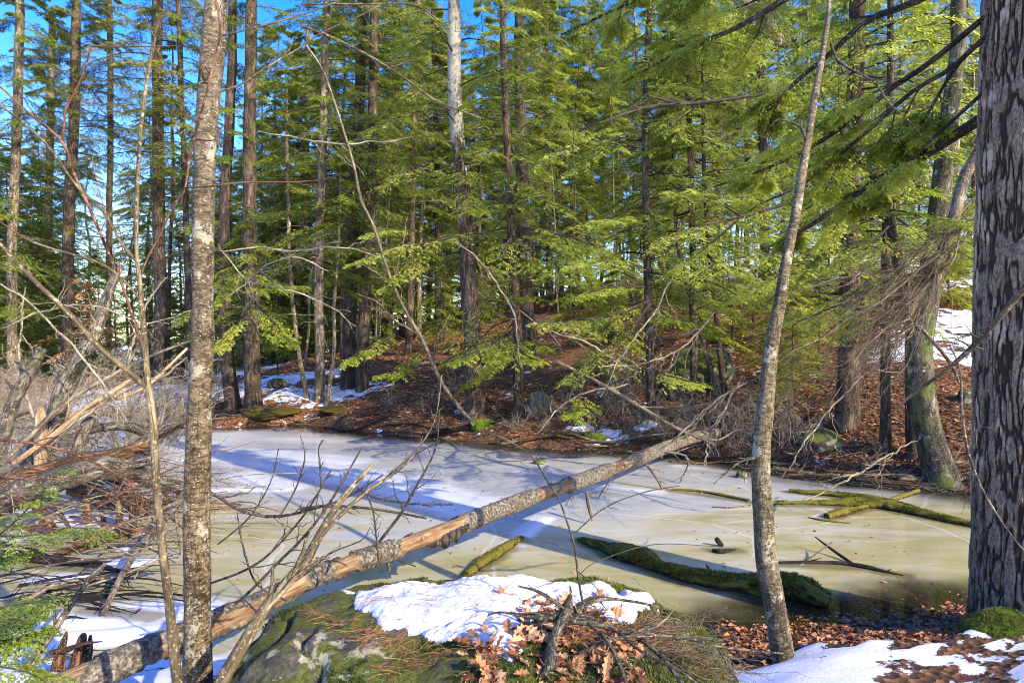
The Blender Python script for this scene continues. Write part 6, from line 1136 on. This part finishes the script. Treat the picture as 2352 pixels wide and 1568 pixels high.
# low drooping sprays over the far shore
for lab, paths in [
  ('bright hemlock bough hanging low over the far shore in front of the large shaggy trunk', [[(1180, 760, 13.5, 7), (1130, 790, 13.2, 6), (1080, 812, 13, 4), (1035, 830, 12.9, 2)], [(1180, 770, 13.5, 7), (1200, 810, 13, 5), (1240, 830, 12.8, 3)], [(1150, 775, 13.4, 6), (1140, 815, 13, 4), (1120, 840, 12.8, 2)]]),
  ('wide hemlock bough fanning over the slope between the slender trunk and the dark boulder', [[(1490, 690, 11.5, 8), (1420, 720, 11.2, 7), (1330, 735, 11, 5), (1230, 740, 10.9, 2)], [(1490, 700, 11.5, 8), (1430, 780, 11.2, 6), (1360, 830, 11, 4), (1300, 870, 10.8, 2)], [(1480, 660, 11.5, 7), (1400, 660, 11.2, 5), (1320, 680, 11, 3)], [(1500, 700, 11.5, 7), (1540, 730, 11.2, 5), (1580, 740, 11, 2)], [(1460, 640, 11.5, 6), (1380, 600, 11.2, 4), (1300, 610, 11, 2)]]),
  ('bright hemlock bough spreading beside the slim right trunk at mid height', [[(1960, 560, 8.5, 8), (1860, 575, 8.2, 7), (1760, 585, 8, 5), (1660, 600, 7.8, 3), (1590, 640, 7.7, 2)], [(1960, 540, 8.5, 7), (1880, 530, 8.2, 5), (1780, 540, 8, 3)], [(1860, 585, 8.2, 6), (1780, 640, 8, 4), (1700, 680, 7.8, 2)]]),
  ('hemlock bough drooping right of the slim right trunk above the leafy slope', [[(2000, 640, 8.6, 7), (1940, 690, 8.4, 5), (1880, 720, 8.3, 4), (1830, 740, 8.2, 2)], [(1990, 650, 8.6, 6), (1970, 720, 8.4, 4), (1930, 770, 8.3, 2)]]),
  ('airy hemlock bough screening the slope just left of the slim right trunk', [[(1800, 470, 9.5, 8), (1700, 500, 9.3, 7), (1600, 520, 9.2, 5), (1500, 560, 9, 2)], [(1700, 500, 9.3, 6), (1620, 570, 9.2, 4), (1540, 620, 9, 2)], [(1700, 495, 9.3, 6), (1620, 450, 9.2, 4), (1530, 440, 9, 2)]]),
  ('airy hemlock bough hanging over the crest to the right of the slender trunk', [[(1200, 520, 12.5, 8), (1290, 540, 12.3, 7), (1380, 570, 12, 5), (1450, 620, 12, 2)], [(1290, 540, 12.3, 6), (1340, 610, 12, 4), (1380, 670, 12, 2)], [(1290, 540, 12.3, 6), (1370, 510, 12, 4), (1450, 500, 12, 2)]]),
  ('hemlock bough spreading left of the large shaggy trunk at mid height', [[(1050, 540, 14.5, 8), (980, 560, 14.3, 7), (900, 570, 14, 5), (820, 600, 14, 2)], [(980, 560, 14.3, 6), (930, 620, 14, 4), (880, 660, 14, 2)]]),
  ('dark low hemlock bough beside the tall purple-brown trunk', [[(590, 620, 16.5, 8), (640, 650, 16.3, 7), (700, 660, 16, 4)], [(590, 600, 16.5, 7), (540, 640, 16.3, 5), (500, 690, 16, 2)], [(590, 700, 16.5, 7), (630, 740, 16.3, 5), (670, 790, 16, 2)], [(575, 720, 16.5, 7), (530, 760, 16.3, 5), (500, 800, 16, 2)]]),
  ('hemlock bough over the leafy slope between the two right hillside trunks', [[(2040, 520, 9.5, 7), (1990, 570, 9.3, 5), (1930, 600, 9.2, 3)], [(2060, 500, 9.5, 7), (2110, 540, 9.3, 5), (2150, 600, 9.2, 2)]]),
  ('small bright hemlock spray low before the dark boulder', [[(1500, 850, 11.8, 5), (1560, 870, 11.5, 4), (1610, 880, 11.3, 2)], [(1320, 900, 12.5, 5), (1340, 935, 12.2, 4), (1300, 950, 12, 2)]]),
  ('green hemlock bough reaching out low in front of the close pair of trunks', [[(900, 770, 15.5, 7), (850, 800, 15.2, 6), (790, 830, 15, 3)], [(940, 560, 15.5, 7), (900, 530, 15.2, 6), (840, 540, 15, 3)], [(980, 790, 15.5, 7), (920, 850, 15.2, 5), (870, 860, 15, 3)]]),
  ('yellow-green hemlock spray in the light beside the massive right tree', [[(2300, 480, 7.5, 6), (2250, 500, 7.4, 5), (2200, 510, 7.3, 3), (2150, 500, 7.2, 2)], [(2310, 560, 7.5, 6), (2250, 590, 7.4, 4), (2190, 600, 7.3, 2)]])]:
    Yv = paths[0][0][2]; sprig(lab, paths, 22, LF_BRT, 'hemlock_bough', 6, .010 * Yv * .55, .0021 * Yv, spread=.42, t0=.12, lmin=.10, tone=(.35, .95), woodmat=BK_DARK)
# ---- thin bare branches crossing in front of the far woods
r = np.random.default_rng(23)
BB = [([(500, 560, 12, 3), (570, 640, 12, 4), (650, 660, 12, 4), (740, 690, 12, 3), (820, 740, 12, 2)], 'arching whitish branch in front of the far bank, lowest of those beside the spotted trunk'),
 ([(500, 575, 11, 4), (600, 572, 11, 4), (700, 575, 11, 4), (800, 575, 11, 3), (880, 600, 11, 2)], 'level whitish branch reaching right from behind the spotted trunk at mid height'),
 ([(510, 690, 12, 3), (600, 620, 12, 4), (680, 600, 12, 3), (760, 630, 12, 2)], 'curved whitish branch above the far bank near the tall purple-brown trunk'),
 ([(600, 300, 13, 3), (720, 320, 13, 4), (830, 330, 13, 4), (950, 318, 13, 2)], 'thin bare branch crossing the canopy left of centre'),
 ([(1180, 700, 13, 3), (1260, 760, 13, 4), (1360, 800, 13, 4), (1470, 860, 13, 2)], 'bare brown branch slanting down over the slope right of the slender trunk'),
 ([(1560, 600, 10, 3), (1500, 720, 10, 4), (1430, 820, 10, 4), (1380, 920, 10, 2)], 'bare branch drooping left of the big dark boulder'),
 ([(1640, 720, 9, 4), (1560, 800, 9, 5), (1460, 840, 9, 4), (1350, 850, 9, 2)], 'long bare twiggy branch sweeping left in front of the dark boulder'),
 ([(1720, 880, 8.5, 5), (1640, 930, 8.5, 5), (1560, 1000, 8.5, 4), (1500, 1060, 8.6, 2)], 'pale bare branch drooping to the ice left of the slim right trunk'),
 ([(1980, 860, 8, 5), (1900, 930, 8, 5), (1830, 1020, 8, 4), (1790, 1090, 8.2, 2)], 'straight pale stick leaning down to the ice right of the slim right trunk'),
 ([(2110, 1010, 8.5, 3), (2010, 1060, 8.4, 5), (1920, 1110, 8.4, 4), (1870, 1130, 8.4, 2)], 'pale stick slanting across the far right shoreline'),
 ([(1230, 1000, 12, 3), (1290, 940, 12, 4), (1350, 900, 12, 4), (1440, 880, 12, 2)], 'grey arching branch over the far shore snow patches'),
 ([(1700, 880, 8.4, 6), (1650, 960, 8.4, 5), (1620, 1060, 8.4, 3)], 'whitish forked branch hanging beside the slim right trunk'),
 ([(1050, 560, 13, 3), (1130, 640, 13, 4), (1180, 720, 13, 4), (1200, 820, 13, 2)], 'dead twiggy branch hanging in front of the large shaggy trunk'),
 ([(0, 760, 9, 5), (100, 720, 9, 5), (220, 700, 9, 4), (330, 730, 9, 3), (430, 700, 9, 2)], 'long pale whip arching over the thicket at the left edge'),
 ([(-20, 640, 9, 4), (80, 700, 9, 5), (180, 800, 9, 5), (250, 900, 9, 4), (280, 960, 9, 2)], 'thin pale stem bending down through the thicket at the left'),
 ([(380, 640, 10, 4), (330, 720, 10, 5), (300, 820, 10, 5), (290, 930, 10, 6)], 'upright pale stem in the thicket right of the leaning dead tree'),
 ([(60, 660, 10, 3), (50, 760, 10, 5), (60, 860, 10, 6), (90, 950, 10, 7)], 'upright pale stem in the thicket near the left edge'),
 ([(430, 820, 9, 4), (380, 860, 9, 6), (300, 900, 9, 7), (200, 960, 9, 8), (110, 1040, 9, 9)], 'pale bent pole lying over the thicket toward the spotted trunk')]
for pts, lab in BB:
    q = spline(trace(pts), 26); q[:, :3] += (np.cumsum(r.normal(size=(26, 3)), 0) * .012); bb = Buf(); tubes(bb, q[:, :3], q[:, 3], 6, rough=.15); mr = .0013 * q[0, 1] / 3
    A, B = grow(q[None, :, :3], q[None, :, 3], 11, r, (.12, .42), .75, .08, n=8, minr=mr, wig=.35); tubes(bb, A, B, 4); A, B = grow(A, B, 4, r, (.2, .55), .8, .05, minr=mr * .8, wig=.3); tubes(bb, A, B, 3)
    solo('bare_branch', lab, 'branch', bb, BK_TAN, tuple(q[0, :3]))
# ---- driftwood along the far shore
r = np.random.default_rng(5)
shore = [(u, v) for u, v in [(520, 972), (620, 968), (720, 966), (820, 972), (920, 985), (1020, 995), (1120, 1002), (1220, 1015), (1320, 1022), (1420, 1030), (1520, 1035), (1620, 1045), (1720, 1065), (1820, 1085), (1920, 1098), (2020, 1106), (2120, 1112), (2220, 1120)]]
for i in range(46):
    k = r.uniform(0, len(shore) - 1.01); a_ = int(k); u = shore[a_][0] + (k - a_) * 100; v = np.interp(u, [s_[0] for s_ in shore], [s_[1] for s_ in shore]) - r.uniform(-8, 24)
    h = hit(u, v); L = r.uniform(.8, 2.8); a = r.normal(-.25, .3); d = np.array([math.cos(a), math.sin(a) * .8, 0]); pts = np.array([h + d * L * (t - .5) for t in (0, .33, .66, 1)]); pts[:, 2] = np.maximum(height(pts[:, 0], pts[:, 1]), 0) + r.uniform(.02, .14, 4)
    g = np.column_stack([spline(pts, 14), np.linspace(1, .4, 14) * r.uniform(.012, .045)]); bb = Buf(); tubes(bb, g[:, :3], g[:, 3], 7, rough=.25, seed=i, cap=True); A, B = grow(g[None, :, :3], g[None, :, 3], 5, r, (.12, .35), .8, 0, minr=.004); tubes(bb, A, B, 4)
    mt, lb_ = [(BK_ROT, 'reddish brown driftwood pole lying along the far shoreline'), (BK_WET, 'dark wet driftwood pole lying along the far shoreline'), (BK_TWIG, 'pale grey driftwood pole lying along the far shoreline')][i % 3]
    solo('driftwood', lb_, 'driftwood', bb, mt, tuple(g[0, :3]), 'driftwood along the far shore')
n = 5200; u = r.uniform(470, 2400, n); v = np.interp(u, [s_[0] for s_ in shore], [s_[1] for s_ in shore]); Y = r.uniform(0, 1, n) ** 1.6 * 7
Y = EYE * F / (v - 784) + Y - .5; x = (u - 1176) / F * Y; z = np.maximum(height(x, Y), 0); a = r.uniform(0, 6.28, n); L = r.uniform(.12, .7, n); s = np.linspace(0, 1, 4)
d = np.stack([np.cos(a), np.sin(a), r.normal(.12, .22, n)], -1); C = np.stack([x, Y, z + .02], -1)[:, None] + d[:, None] * (L[:, None] * (s - .2))[..., None]; C += np.cumsum(r.normal(size=C.shape), 1) * .01
bb = Buf(); k = n // 2; tubes(bb, C[:k], np.outer(r.uniform(.003, .008, k), 1 - .6 * s), 3); tubes(bb, C[k:], np.outer(r.uniform(.003, .010, n - k), 1 - .6 * s), 3, mi=1)
link('forest_debris', bb.mesh('forest_debris', [BK_TWIG, BK_TWIGD]), kind='stuff', label='countless small dead sticks littering the far shore and slope', category='sticks')
